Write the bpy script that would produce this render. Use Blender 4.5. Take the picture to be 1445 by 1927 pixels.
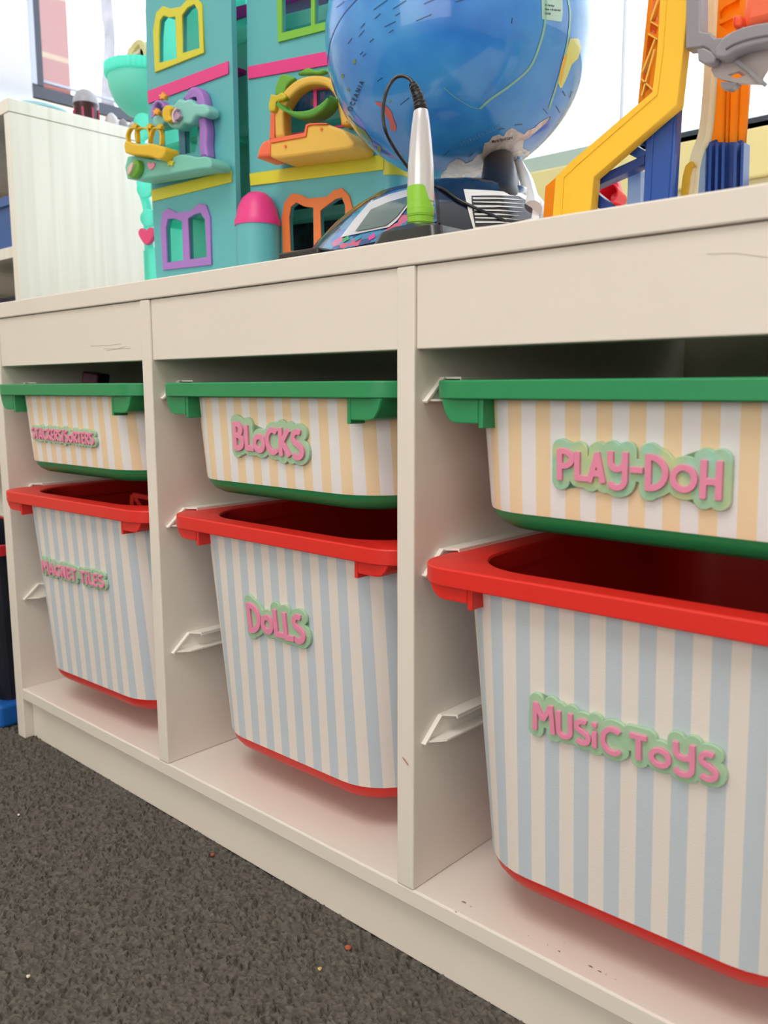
import bpy, bmesh, math, random
import numpy as np
from mathutils import Vector, Matrix, noise
from mathutils.bvhtree import BVHTree
for o in list(bpy.data.objects): bpy.data.objects.remove(o)
S = bpy.context.scene; COL = S.collection
random.seed(4)
# ------------------------------------------------------------------ camera
CP = np.array([1.0465, -.4467, .4616]); YAW, PIT, ROL, FPX = -.741, -.1455, -.0026, 1599.67
FW = np.array([math.sin(YAW)*math.cos(PIT), math.cos(YAW)*math.cos(PIT), math.sin(PIT)])
RT0 = np.array([math.cos(YAW), -math.sin(YAW), 0.]); UP0 = np.cross(RT0, FW)
RT = RT0*math.cos(ROL)+UP0*math.sin(ROL); UP = -RT0*math.sin(ROL)+UP0*math.cos(ROL)
cam = bpy.data.cameras.new('camera'); co = bpy.data.objects.new('camera', cam); COL.objects.link(co)
cam.sensor_fit = 'VERTICAL'; cam.sensor_height = 36; cam.lens = FPX/1927*36; cam.clip_start = .01
m = Matrix.Identity(4)
for i in range(3): m[i][0] = RT[i]; m[i][1] = UP[i]; m[i][2] = -FW[i]; m[i][3] = CP[i]
co.matrix_world = m; S.camera = co
cam.dof.use_dof = True; cam.dof.focus_distance = .72; cam.dof.aperture_fstop = 9.5
# ------------------------------------------------------------------ light
w = bpy.data.worlds.new('sky'); S.world = w; w.use_nodes = True
bg = w.node_tree.nodes['Background']; bg.inputs[0].default_value = (.93, .97, 1, 1); bg.inputs[1].default_value = 4.2
def area(name, loc, rot, sx, sy, power, col):
    l = bpy.data.lights.new(name, 'AREA'); l.shape = 'RECTANGLE'; l.size = sx; l.size_y = sy; l.energy = power; l.color = col
    o = bpy.data.objects.new(name, l); o.location = loc; o.rotation_euler = rot; COL.objects.link(o)
area('front_fill', (1.3, -2.85, 1.3), (math.radians(90), 0, 0), 2.4, 1.5, 28, (1, .975, .95))  # added fill from behind the camera; the front wall has no opening
area('overhead_fill', (.9, -1.15, 2.34), (0, 0, 0), 1.0, 1.0, 24, (1, .95, .89))  # unseen area fill added overhead, no fitting modelled
S.view_settings.view_transform = 'Standard'; S.view_settings.look = 'None'
S.view_settings.exposure = 0.0; S.view_settings.gamma = 1; S.view_settings.use_curve_mapping = False
S.cycles.max_bounces = 10; S.cycles.transparent_max_bounces = 16
# ------------------------------------------------------------------ pixel -> place helpers
def ray(px, py): return FW+RT*(px-722.5)/FPX-UP*(py-963.5)/FPX
class Plane:
    def __init__(s, o, ang):
        s.o = np.array(o, float); a = math.radians(ang)
        s.u = np.array([math.cos(a), math.sin(a), 0]); s.v = np.array([0, 0, 1.]); s.n = np.cross(s.u, s.v)
    def uv(s, px, py, w=0):
        d = ray(px, py); t = ((s.o+s.n*w-CP)@s.n)/(d@s.n); P = CP+t*d-s.o
        return (float(P@s.u), float(P@s.v))
    def P(s, u, v, w=0): return s.o+s.u*u+s.v*v+s.n*w
    def pt(s, px, py, w=0):
        u, v = s.uv(px, py, w); return s.P(u, v, w)
# ------------------------------------------------------------------ materials
def lin(h):
    h = h.lstrip('#'); c = [int(h[i:i+2], 16)/255 for i in (0, 2, 4)]
    return tuple(x/12.92 if x <= .04045 else ((x+.055)/1.055)**2.4 for x in c)+(1,)
MATS = {}
def mat(name, hx, rough=.45, spec=.5, coat=0, transl=0, metal=0, bump=0, bscale=400, var=0, vscale=60):
    if name in MATS: return MATS[name]
    M = bpy.data.materials.new(name); M.use_nodes = True; nt = M.node_tree; b = nt.nodes['Principled BSDF']
    c = lin(hx); b.inputs['Base Color'].default_value = c; b.inputs['Roughness'].default_value = rough
    b.inputs['Specular IOR Level'].default_value = spec; b.inputs['Metallic'].default_value = metal
    b.inputs['Coat Weight'].default_value = coat; b.inputs['Coat Roughness'].default_value = .04
    tc = nt.nodes.new('ShaderNodeTexCoord')
    if var:
        n = nt.nodes.new('ShaderNodeTexNoise'); n.inputs['Scale'].default_value = vscale; n.inputs['Detail'].default_value = 5
        nt.links.new(tc.outputs['Object'], n.inputs['Vector'])
        r = nt.nodes.new('ShaderNodeValToRGB'); r.color_ramp.elements[0].position = .3; r.color_ramp.elements[1].position = .7
        r.color_ramp.elements[0].color = tuple(x*(1-var) for x in c[:3])+(1,); r.color_ramp.elements[1].color = tuple(min(1, x*(1+var)) for x in c[:3])+(1,)
        nt.links.new(n.outputs['Fac'], r.inputs['Fac']); nt.links.new(r.outputs['Color'], b.inputs['Base Color'])
    if bump:
        n = nt.nodes.new('ShaderNodeTexNoise'); n.inputs['Scale'].default_value = bscale; n.inputs['Detail'].default_value = 3
        nt.links.new(tc.outputs['Object'], n.inputs['Vector'])
        bp = nt.nodes.new('ShaderNodeBump'); bp.inputs['Strength'].default_value = bump; bp.inputs['Distance'].default_value = .0006
        nt.links.new(n.outputs['Fac'], bp.inputs['Height']); nt.links.new(bp.outputs['Normal'], b.inputs['Normal'])
    if transl:
        t = nt.nodes.new('ShaderNodeBsdfTranslucent'); t.inputs['Color'].default_value = c
        mx = nt.nodes.new('ShaderNodeMixShader'); mx.inputs[0].default_value = transl
        nt.links.new(b.outputs[0], mx.inputs[1]); nt.links.new(t.outputs[0], mx.inputs[2])
        nt.links.new(mx.outputs[0], nt.nodes['Material Output'].inputs['Surface'])
    MATS[name] = M; return M
def stripe_mat(name, ca, cb, period):
    M = mat(name, ca, rough=.55, spec=.3, bump=.35, bscale=1500); nt = M.node_tree; b = nt.nodes['Principled BSDF']
    uv = nt.nodes.new('ShaderNodeUVMap'); sx = nt.nodes.new('ShaderNodeSeparateXYZ'); nt.links.new(uv.outputs[0], sx.inputs[0])
    d = nt.nodes.new('ShaderNodeMath'); d.operation = 'DIVIDE'; d.inputs[1].default_value = period; nt.links.new(sx.outputs[0], d.inputs[0])
    f = nt.nodes.new('ShaderNodeMath'); f.operation = 'FRACT'; nt.links.new(d.outputs[0], f.inputs[0])
    g = nt.nodes.new('ShaderNodeMath'); g.operation = 'GREATER_THAN'; g.inputs[1].default_value = .5; nt.links.new(f.outputs[0], g.inputs[0])
    mx = nt.nodes.new('ShaderNodeMix'); mx.data_type = 'RGBA'; mx.inputs[6].default_value = lin(ca); mx.inputs[7].default_value = lin(cb)
    nt.links.new(g.outputs[0], mx.inputs[0]); nt.links.new(mx.outputs[2], b.inputs['Base Color']); return M
def multi_mat(name, cols, scale, rough=.4, kind='voronoi', coat=0):
    M = mat(name, cols[0], rough, coat=coat); nt = M.node_tree; b = nt.nodes['Principled BSDF']
    tc = nt.nodes.new('ShaderNodeTexCoord')
    if kind == 'voronoi':
        v = nt.nodes.new('ShaderNodeTexVoronoi'); v.inputs['Scale'].default_value = scale; src = v.outputs['Color']
    else:
        v = nt.nodes.new('ShaderNodeTexNoise'); v.inputs['Scale'].default_value = scale; v.inputs['Detail'].default_value = 4; src = v.outputs['Fac']
    nt.links.new(tc.outputs['Object'], v.inputs['Vector'])
    r = nt.nodes.new('ShaderNodeValToRGB'); cr = r.color_ramp
    if kind == 'voronoi': cr.interpolation = 'CONSTANT'
    n = len(cols); lo, hi = (0, 1) if kind == 'voronoi' else (.3, .7)
    cr.elements[0].position = lo; cr.elements[0].color = lin(cols[0]); cr.elements[1].position = lo+(hi-lo)/n; cr.elements[1].color = lin(cols[1])
    for i in range(2, n): e = cr.elements.new(lo+(hi-lo)*i/n); e.color = lin(cols[i])
    nt.links.new(src, r.inputs['Fac']); nt.links.new(r.outputs['Color'], b.inputs['Base Color']); return M
def glass_mat(name, tint, frost=0):
    if name in MATS: return MATS[name]
    M = bpy.data.materials.new(name); M.use_nodes = True; nt = M.node_tree; nt.nodes.remove(nt.nodes['Principled BSDF'])
    t = nt.nodes.new('ShaderNodeBsdfTransparent'); t.inputs[0].default_value = lin(tint)
    g = nt.nodes.new('ShaderNodeBsdfGlossy'); g.inputs['Roughness'].default_value = .03
    mx = nt.nodes.new('ShaderNodeMixShader'); mx.inputs[0].default_value = .06
    nt.links.new(t.outputs[0], mx.inputs[1]); nt.links.new(g.outputs[0], mx.inputs[2]); out = mx
    if frost:
        tr = nt.nodes.new('ShaderNodeBsdfTranslucent'); tr.inputs[0].default_value = (.95, .97, 1, 1)
        m2 = nt.nodes.new('ShaderNodeMixShader'); m2.inputs[0].default_value = frost
        nt.links.new(mx.outputs[0], m2.inputs[1]); nt.links.new(tr.outputs[0], m2.inputs[2]); out = m2
    nt.links.new(out.outputs[0], nt.nodes['Material Output'].inputs['Surface']); MATS[name] = M; return M
WHITE = mat('white foil', '#e9e1da', .38, .4, bump=.05, bscale=300, var=.015, vscale=8)
RAILW = mat('white plastic', '#f6f1ea', .4)
RED = mat('red plastic', '#e32a22', .42, bump=.15, bscale=900)
GREEN = mat('green plastic', '#23915a', .42, bump=.15, bscale=900)
REDWRAP = stripe_mat('blue striped vinyl', '#ebe2df', '#c6d1dd', .0208)
GRNWRAP = stripe_mat('peach striped vinyl', '#eceaef', '#f2d7b4', .0212)
SIGN = mat('pale green acrylic', '#a9cfae', .22, .5, coat=.3)
SIGNM = multi_mat('marbled green acrylic', ['#a5dcd0', '#a9cfae', '#c6d6a0', '#a5cfae', '#9fdccb'], 22, .2, 'noise', coat=.4)
PINK = mat('pink acrylic', '#ee93b6', .3, .5)
TEAL = mat('teal plastic', '#66bfc8', .42, transl=.12)
AQUA = mat('translucent aqua plastic', '#98f5e8', .35, transl=.7)
MINT = mat('mint plastic', '#84d4c4', .4, transl=.15)
YEL = mat('lemon plastic', '#e4dc3e', .4, transl=.1); GOLD = mat('golden plastic', '#eec32c', .4, transl=.1)
HOT = mat('hot pink plastic', '#ee3f92', .4, transl=.08); PURP = mat('lilac plastic', '#b07fd6', .4, transl=.1)
ORG = mat('orange plastic', '#ee7836', .4, transl=.08); MAG = mat('magenta plastic', '#e0249e', .4, transl=.3)
APR = mat('apricot plastic', '#ffd262', .4, transl=.25); LEAF = mat('leaf green plastic', '#74b845', .4, transl=.15)
CORAL = mat('coral plastic', '#ff7a55', .4, transl=.15); BLACK = mat('black plastic', '#15161f', .3, coat=.2)
NAVY = mat('navy gloss plastic', '#101b33', .15, coat=.6); SILV = mat('silver plastic', '#d4d3da', .25, metal=.35)
LIME = mat('lime rubber', '#8fce3a', .4); GREY = mat('grey plastic', '#8d8a93', .4); CRNY = mat('yellow plastic', '#ffcc38', .4, transl=.12)
CRNO = mat('translucent orange and shaded yellow', '#ffad1e', .35, transl=.55); CRNB = mat('blue plastic', '#2450a4', .35, transl=.05)
CLEARY = mat('pale yellow translucent plastic', '#fff8e2', .3, transl=.8); PALEB = mat('pale blue plastic', '#a7c6ee', .35, transl=.3)
FRAMED = mat('charcoal aluminium', '#3a3d4a', .4); FRAMES = mat('silver aluminium', '#a9acbb', .35, metal=.3)
# ------------------------------------------------------------------ object helpers
LOC = {}
def link(o, parent=None):
    COL.objects.link(o)
    if parent is not None:
        o.parent = parent
        if parent.name in LOC: o.matrix_parent_inverse = Matrix.Translation(-Vector(LOC[parent.name]))
    return o
def tag(o, label=None, cat=None, group=None, kind=None):
    if label: o['label'] = label
    if cat: o['category'] = cat
    if group: o['group'] = group
    if kind: o['kind'] = kind
    return o
def thing(name, label, cat, loc, group=None):
    o = bpy.data.objects.new(name, None); o.empty_display_size = .02; o.location = loc; COL.objects.link(o); LOC[o.name] = tuple(loc)
    return tag(o, label, cat, group)
def ob(name, bm, m, parent=None, smooth=False, label=None, ang=38):
    me = bpy.data.meshes.new(name)
    if isinstance(bm, bmesh.types.BMesh):
        bm.to_mesh(me); bm.free()
    else: me = bm; me.name = name
    if smooth:
        me.polygons.foreach_set('use_smooth', [True]*len(me.polygons)); 
        try: me.set_sharp_from_angle(angle=math.radians(ang))
        except Exception: pass
    me.materials.clear(); me.materials.append(m)
    o = bpy.data.objects.new(name, me); link(o, parent)
    if label: o['label'] = label
    return o
def bxx(bm, x0, x1, y0, y1, z0, z1, bev=0, seg=2, mx=None):
    vs = [bm.verts.new((x, y, z)) for z in (z0, z1) for x, y in ((x0, y0), (x1, y0), (x1, y1), (x0, y1))]
    fs = [bm.faces.new([vs[i] for i in f]) for f in ((3, 2, 1, 0), (4, 5, 6, 7), (0, 1, 5, 4), (1, 2, 6, 5), (2, 3, 7, 6), (3, 0, 4, 7))]
    if bev:
        es = list({e for f in fs for e in f.edges})
        r = bmesh.ops.bevel(bm, geom=es, offset=bev, segments=seg, affect='EDGES', profile=.5)
        vs = list({v for v in r['verts']}|{v for v in vs if v.is_valid})
    if mx is not None: bmesh.ops.transform(bm, matrix=mx, verts=[v for v in vs if v.is_valid])
    return bm
def box(name, x0, x1, y0, y1, z0, z1, m, parent=None, bev=.0008, label=None):
    return ob(name, bxx(bmesh.new(), x0, x1, y0, y1, z0, z1, bev), m, parent, label=label)
def loft(bm, rings, cap0=True, cap1=True, closed=True, cyc=False):
    R = [[bm.verts.new(tuple(p)) for p in r] for r in rings]; n = len(R[0])
    k = len(R) if cyc else len(R)-1
    for i in range(k):
        a, b = R[i], R[(i+1) % len(R)]
        for j in range(n if closed else n-1):
            q = (j+1) % n; bm.faces.new((a[j], a[q], b[q], b[j]))
    if cap0 and not cyc: bm.faces.new(R[0][::-1])
    if cap1 and not cyc: bm.faces.new(R[-1])
    bmesh.ops.recalc_face_normals(bm, faces=bm.faces[:]); return bm
def lathe(name, prof, c, m, parent=None, n=32, axis=None, cap=True, label=None):
    c = np.array(c, float); rings = []
    ax = np.array(axis if axis is not None else (0, 0, 1), float); ax /= np.linalg.norm(ax)
    e = np.cross(ax, (0, 1, 0)); e /= np.linalg.norm(e); f = np.cross(ax, e)
    for r, z in prof: rings.append([c+ax*z+(e*math.cos(t)+f*math.sin(t))*max(r, 1e-5) for t in np.linspace(0, 2*math.pi, n, endpoint=False)])
    return ob(name, loft(bmesh.new(), rings, cap, cap), m, parent, True, label)
def tube(name, pts, r, m, parent=None, n=10, smooth=4, label=None):
    pts = [np.array(p, float) for p in pts]
    if smooth > 1: pts = crom(pts, smooth)
    rings = []; up = np.array([.03, .02, 1.])
    rr = r if callable(r) else (lambda t: r)
    for i, p in enumerate(pts):
        d = pts[min(i+1, len(pts)-1)]-pts[max(i-1, 0)]; d /= np.linalg.norm(d)+1e-12
        if i == 0:
            e = np.cross(d, up)
            if np.linalg.norm(e) < .1: e = np.cross(d, (1, 0, 0))
        else: e = ep-d*(ep@d)
        e /= np.linalg.norm(e); ep = e; f = np.cross(d, e)
        q = rr(i/max(1, len(pts)-1))
        rings.append([p+(e*math.cos(t)+f*math.sin(t))*q for t in np.linspace(0, 2*math.pi, n, endpoint=False)])
    return ob(name, loft(bmesh.new(), rings), m, parent, True, label)
def crom(p, n, closed=False):
    p = [np.array(q, float) for q in p]; out = []; N = len(p)
    for i in range(N if closed else N-1):
        g = (lambda k: p[k % N]) if closed else (lambda k: p[min(max(k, 0), N-1)])
        a, b, c, d = g(i-1), g(i), g(i+1), g(i+2)
        for t in np.arange(n)/n: out.append(.5*((2*b)+(c-a)*t+(2*a-5*b+4*c-d)*t*t+(3*b-a-3*c+d)*t**3))
    if not closed: out.append(p[-1])
    return out
def curvemesh(loops, t, bevel=0, res=2, grow=False):
    """flat outline(s), inner loops read as holes, made t thick, z 0..t"""
    cu = bpy.data.curves.new('tmp', 'CURVE'); cu.dimensions = '2D'; cu.fill_mode = 'BOTH'
    cu.extrude = max(1e-5, t/2-bevel); cu.bevel_depth = bevel; cu.bevel_resolution = res; cu.offset = 0 if grow else -bevel
    for L in loops:
        sp = cu.splines.new('POLY'); sp.points.add(len(L)-1); sp.use_cyclic_u = True
        for i, q in enumerate(L): sp.points[i].co = (q[0], q[1], 0, 1)
    o = bpy.data.objects.new('tmp', cu); me = bpy.data.meshes.new_from_object(o)
    bpy.data.objects.remove(o); bpy.data.curves.remove(cu)
    n = len(me.vertices); a = np.empty(n*3); me.vertices.foreach_get('co', a); a = a.reshape(-1, 3); a[:, 2] += t/2
    return me, a
def plate(name, loops, o, u, v, w0, t, m, parent=None, bevel=0, label=None, smooth=False, grow=False):
    o, u, v = (np.array(q, float) for q in (o, u, v)); n = np.cross(u, v)
    me, a = curvemesh(loops, t, bevel, 2, grow)
    P = o+a[:, :1]*u+a[:, 1:2]*v+(a[:, 2:]+w0)*n
    me.vertices.foreach_set('co', P.ravel()); me.update()
    return ob(name, me, m, parent, smooth, label)
def slab(name, loop, o, u, v, w0, t, m, parent=None, bev=.0004):
    L = np.array(loop); A = np.sum(L[:, 0]*np.roll(L[:, 1], -1)-np.roll(L[:, 0], -1)*L[:, 1])
    if A < 0: L = L[::-1]
    d = np.roll(L, -1, 0)-np.roll(L, 1, 0); d /= np.linalg.norm(d, axis=1)[:, None]+1e-9; N = np.stack([d[:, 1], -d[:, 0]], 1)
    o, u, v = (np.array(q, float) for q in (o, u, v)); n = np.cross(u, v); rings = []
    for k, z in ((bev, 0), (bev, t-bev), (bev*.7, t-bev*.3), (0, t)): q = L+N*k; rings.append(o+q[:, :1]*u+q[:, 1:]*v+n*(w0+z))
    return ob(name, loft(bmesh.new(), rings), m, parent, False)
def trace(name, pl, loops, wf, t, m, parent=None, sm=0, bevel=0, sc=1, ox=0, oy=0, label=None, seen=None):
    """loops traced on plane pl at offset seen (default its front wf); thickness t goes away from the viewer"""
    s = wf if seen is None else seen
    L = []
    for lp in loops:
        q = [pl.uv(ox+x/sc, oy+y/sc, s) for x, y in lp]
        L.append(crom(q, sm, True) if sm else q)
    return plate(name, L, pl.o, pl.u, pl.v, wf-t, t, m, parent, bevel, label)
def ribbon(pts, wd, sm=0):
    p = [np.array(q, float) for q in pts]
    if sm: p = crom(p, sm)
    a, b = [], []
    for i, q in enumerate(p):
        d = p[min(i+1, len(p)-1)]-p[max(i-1, 0)]; d /= np.linalg.norm(d)+1e-9; n = np.array([-d[1], d[0]])
        a.append(q+n*wd/2); b.append(q-n*wd/2)
    return a+b[::-1]
def bar(name, p, q, wd, th, m, parent=None, nrm=(0, 1, 0)):
    p, q, nrm = (np.array(a, float) for a in (p, q, nrm)); d = q-p; L = np.linalg.norm(d); d /= L
    s = np.cross(d, nrm); s /= np.linalg.norm(s); k = np.cross(s, d)
    M = Matrix([[d[i], s[i], k[i], p[i]] for i in range(3)]+[[0, 0, 0, 1]])
    return ob(name, bxx(bmesh.new(), 0, L, -wd/2, wd/2, -th/2, th/2, min(wd, th)*.12, 1, M), m, parent)
def draped(name, loop, fn, m, parent=None, step=12, label=None):
    """a thin printed/applied patch laid on a curved surface; fn(px,py) gives the surface point"""
    bm = bmesh.new(); bm.faces.new([bm.verts.new((x, y, 0)) for x, y in loop])
    xs = [q[0] for q in loop]; ys = [q[1] for q in loop]
    for k, (lo, hi) in enumerate(((min(xs), max(xs)), (min(ys), max(ys)))):
        c = lo+step
        while c < hi:
            co_ = (c, 0, 0) if k == 0 else (0, c, 0); no = (1, 0, 0) if k == 0 else (0, 1, 0)
            bmesh.ops.bisect_plane(bm, geom=bm.verts[:]+bm.edges[:]+bm.faces[:], plane_co=co_, plane_no=no); c += step
    bmesh.ops.triangulate(bm, faces=bm.faces[:])
    bad = []
    for v in bm.verts:
        P = fn(v.co.x, v.co.y)
        if P is None: bad.append(v)
        else: v.co = Vector(P)
    if bad: bmesh.ops.delete(bm, geom=bad, context='VERTS')
    return ob(name, bm, m, parent, True, label)
# ------------------------------------------------------------------ SETTING
FZ = .0237
def struct(o): o['kind'] = 'structure'; return o
# carpet: clumped pile modelled as a displaced sheet where it is seen close, plain beyond
def worley(X, Y, s, seed):
    gx, gy = X/s, Y/s; ix, iy = np.floor(gx).astype(int), np.floor(gy).astype(int); best = np.full(X.shape, 9.)
    for dx in (-1, 0, 1):
        for dy in (-1, 0, 1):
            a, b = ix+dx, iy+dy; h = (a*374761393+b*668265263+seed*974711) & 0x7fffffff; h = ((h ^ (h >> 13))*1274126177) & 0x7fffffff
            rx = (h & 1023)/1023; ry = ((h >> 10) & 1023)/1023
            best = np.minimum(best, (gx-a-rx)**2+(gy-b-ry)**2)
    return np.sqrt(best)
def carpet():
    xs = np.arange(-.75, 1.02, .0021); ys = np.arange(-.75, .03, .0021); nx, ny = len(xs), len(ys)
    X, Y = np.meshgrid(xs, ys); wx = X+.002*np.sin(Y*900+X*300); wy = Y+.002*np.sin(X*800)
    Z = FZ+.0055*(1-worley(wx, wy, .0068, 3))+.0035*(1-worley(wx, wy, .0044, 8))+.0012*np.sin(X*37+Y*20)*np.sin(Y*45)-.006
    edge = np.minimum(np.minimum(X-xs[0], xs[-1]-X), np.minimum(Y-ys[0], ys[-1]-Y)); Z = np.where(edge < .002, FZ-.004, Z)
    V = np.stack([X, Y, Z], -1).reshape(-1, 3)
    i = np.arange(nx*ny).reshape(ny, nx); F = np.stack([i[:-1, :-1], i[:-1, 1:], i[1:, 1:], i[1:, :-1]], -1).reshape(-1, 4)
    xa, xb, ya, yb = xs[0], xs[-1], ys[0], ys[-1]; o = len(V); X0, X1, Y0, Y1 = -.75, 3, -3, .8; z = FZ-.004
    E = [(X0, Y0, z), (X1, Y0, z), (X1, ya, z), (X0, ya, z), (xb, yb, z), (X1, yb, z), (X1, Y1, z), (X0, Y1, z), (X0, yb, z), (xb, ya, z)]
    V = np.vstack([V, E]); F = F.tolist()+[[o, o+1, o+2, o+3], [o+9, o+2, o+5, o+4], [o+8, o+5, o+6, o+7]]
    me = bpy.data.meshes.new('floor'); me.from_pydata(V.tolist(), [], F); me.update()
    m = mat('charcoal carpet', '#625d58', .95, .1, bump=.8, bscale=700, var=.3, vscale=260)
    return ob('floor', me, m, None, False)
struct(carpet())
WALLM = mat('warm white wall', '#eee6d2', .7, bump=.1, bscale=80); CREAM = mat('cream sill with yellow bounce', '#f4e2a2', .55)  # cream of the sill has yellow bounce light put into its colour
XL, YB, ZC = -.75, .8, 2.4
def wallbox(name, parts, m):
    bm = bmesh.new()
    for p in parts: bxx(bm, *p)
    return struct(ob(name, bm, m))
WZ, WT = .818, 2.1
wallbox('wall_back', [(XL-.1, 3.1, YB, YB+.1, 0, WZ), (XL-.1, 3.1, YB, YB+.1, WT, ZC), (2.2, 3.1, YB, YB+.1, WZ, WT), (XL-.1, -.74, YB, YB+.1, WZ, WT)], WALLM)
wallbox('wall_left', [(XL-.1, XL, -3.1, YB, 0, 1.06), (XL-.1, XL, -3.1, YB, WT, ZC), (XL-.1, XL, -3.1, -.3, 1.06, WT), (XL-.1, XL, .787, YB, 1.06, WT)], WALLM)
wallbox('wall_right', [(3, 3.1, -3, YB, 0, ZC)], WALLM)
wallbox('wall_front', [(XL-.1, 3.1, -3.1, -3, 0, ZC)], WALLM)
struct(box('ceiling', XL-.1, 3.1, -3.1, YB+.1, ZC, ZC+.05, mat('ceiling white', '#f2f0ea', .8), bev=0))
struct(box('trim_1', XL, 3, YB-.022, YB, .742, .806, CREAM, bev=.003))   # apron under the back window
struct(box('light_block', -.19, 3, .452, YB, 0, .556, WALLM, bev=.002))   # added block behind the bench, shuts out light from the back
struct(box('trim_2', XL, 3, YB-.012, YB, .70, .742, mat('tan trim', '#d9cba4', .6), bev=.002))
# back window, sliding: frame, mullion, left frosted pane, right pane with a fly screen
GL = glass_mat('window glass', '#fbfdff'); 
WB = Plane((0, YB, 0), 0)
w1 = box('window_1', -.74, 2.2, YB, YB+.045, .806, .826, FRAMED, bev=.002); struct(w1)
for x0, x1, z0, z1, mm in ((-.74, 2.2, WT-.03, WT, FRAMED), (-.74, -.73, .826, WT, FRAMED), (2.18, 2.2, .826, WT, FRAMED)):
    box('window_frame', x0, x1, YB+.005, YB+.045, z0, z1, mm, w1, .001)
xm = float(WB.pt(1158, 120)[0])
box('mullion', xm-.0012, xm+.0012, YB+.02, YB+.03, .826, WT-.03, mat('thin silver trim', '#c9ccd8', .4), w1, .0005)
box('sash_rail', -.73, xm, YB-.003, YB+.03, .806, .834, mat('pale green grey aluminium', '#bccfcb', .4), w1, .001)
box('pane', -.73, xm-.0025, YB+.028, YB+.032, .83, WT-.03, glass_mat('frosted window glass', '#f6faff', .35), w1, 0, 'frosted pane')
box('pane', xm+.0025, 2.18, YB+.028, YB+.032, .826, WT-.03, GL, w1, 0)
def screen_mat():
    M = glass_mat('fly screen mesh', '#ffffff'); M = M.copy(); nt = M.node_tree
    tc = nt.nodes.new('ShaderNodeTexCoord'); sx = nt.nodes.new('ShaderNodeSeparateXYZ'); nt.links.new(tc.outputs['Object'], sx.inputs[0]); outs = []
    for k in (0, 2):
        a = nt.nodes.new('ShaderNodeMath'); a.operation = 'MULTIPLY'; a.inputs[1].default_value = 480; nt.links.new(sx.outputs[k], a.inputs[0])
        f = nt.nodes.new('ShaderNodeMath'); f.operation = 'FRACT'; nt.links.new(a.outputs[0], f.inputs[0])
        g = nt.nodes.new('ShaderNodeMath'); g.operation = 'LESS_THAN'; g.inputs[1].default_value = .16; nt.links.new(f.outputs[0], g.inputs[0]); outs.append(g)
    mxx = nt.nodes.new('ShaderNodeMath'); mxx.operation = 'MAXIMUM'; nt.links.new(outs[0].outputs[0], mxx.inputs[0]); nt.links.new(outs[1].outputs[0], mxx.inputs[1])
    d = nt.nodes.new('ShaderNodeBsdfDiffuse'); d.inputs[0].default_value = (.35, .36, .38, 1)
    t = nt.nodes.new('ShaderNodeBsdfTransparent'); ms = nt.nodes.new('ShaderNodeMixShader')
    nt.links.new(mxx.outputs[0], ms.inputs[0]); nt.links.new(t.outputs[0], ms.inputs[1]); nt.links.new(d.outputs[0], ms.inputs[2])
    nt.links.new(ms.outputs[0], nt.nodes['Material Output'].inputs['Surface']); return M
box('fly_screen', xm+.004, 2.18, YB+.040, YB+.0405, .83, WT-.03, screen_mat(), w1, 0)
# left window: dark frame, silver jamb, glass, white blind over its near half
LW = .452
w2 = box('window_2', XL-.05, XL, -.3, .787, 1.055, 1.085, FRAMED, bev=.002); struct(w2)
box('window_frame', XL-.045, XL, LW, LW+.016, 1.085, WT, FRAMED, w2, .001)
box('window_frame', XL-.045, XL+.004, LW-.012, LW, 1.085, WT, FRAMES, w2, .001)
box('window_frame', XL-.045, XL, .780, .787, 1.085, WT, FRAMED, w2, .001)
box('inner_rail', XL-.02, XL-.012, LW+.016, .780, 1.098, 1.103, FRAMES, w2, .0005)
box('pane', XL-.03, XL-.026, LW+.016, .780, 1.085, WT, GL, w2, 0)
box('pane', XL-.03, XL-.026, -.3, LW-.012, 1.085, WT, GL, w2, 0)
bl = box('roller_blind', XL+.006, XL+.008, -.32, LW-.014, 1.03, 2.15, mat('white blind fabric', '#f4f6fb', .8, transl=.55), bev=0)
tag(bl, 'white blind hanging over the left part of the window behind the light wood shelf', 'blind')
# outdoors: brick pier and bare trees
def brick_mat():
    M = mat('red brick', '#c2604f', .9); nt = M.node_tree; b = nt.nodes['Principled BSDF']
    tc = nt.nodes.new('ShaderNodeTexCoord'); mp = nt.nodes.new('ShaderNodeMapping'); sx = nt.nodes.new('ShaderNodeSeparateXYZ'); cx = nt.nodes.new('ShaderNodeCombineXYZ'); nt.links.new(tc.outputs['Object'], sx.inputs[0])
    nt.links.new(sx.outputs[1], cx.inputs[0]); nt.links.new(sx.outputs[2], cx.inputs[1]); nt.links.new(cx.outputs[0], mp.inputs[0])
    br = nt.nodes.new('ShaderNodeTexBrick'); br.inputs['Scale'].default_value = 1; br.inputs['Brick Width'].default_value = .5; br.inputs['Row Height'].default_value = .135
    br.inputs['Mortar Size'].default_value = .006; br.inputs['Color1'].default_value = lin('#b9685c'); br.inputs['Color2'].default_value = lin('#c77d70'); br.inputs['Mortar'].default_value = lin('#d9b48c')
    nt.links.new(mp.outputs[0], br.inputs['Vector']); nt.links.new(br.outputs['Color'], b.inputs['Base Color']); return M
def yat(px, py, xw):
    d = ray(px, py); return float(CP[1]+d[1]*(xw-CP[0])/d[0])
pier = box('brick_pier', -1.12, -.92, .2, yat(130, 100, -.92), 0, 2.6, brick_mat(), bev=0)
tag(pier, 'red brick pier standing outside the left window', 'brick pier')
BARK = mat('pale bark', '#6a6468', .9, var=.3, vscale=9)
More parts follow.
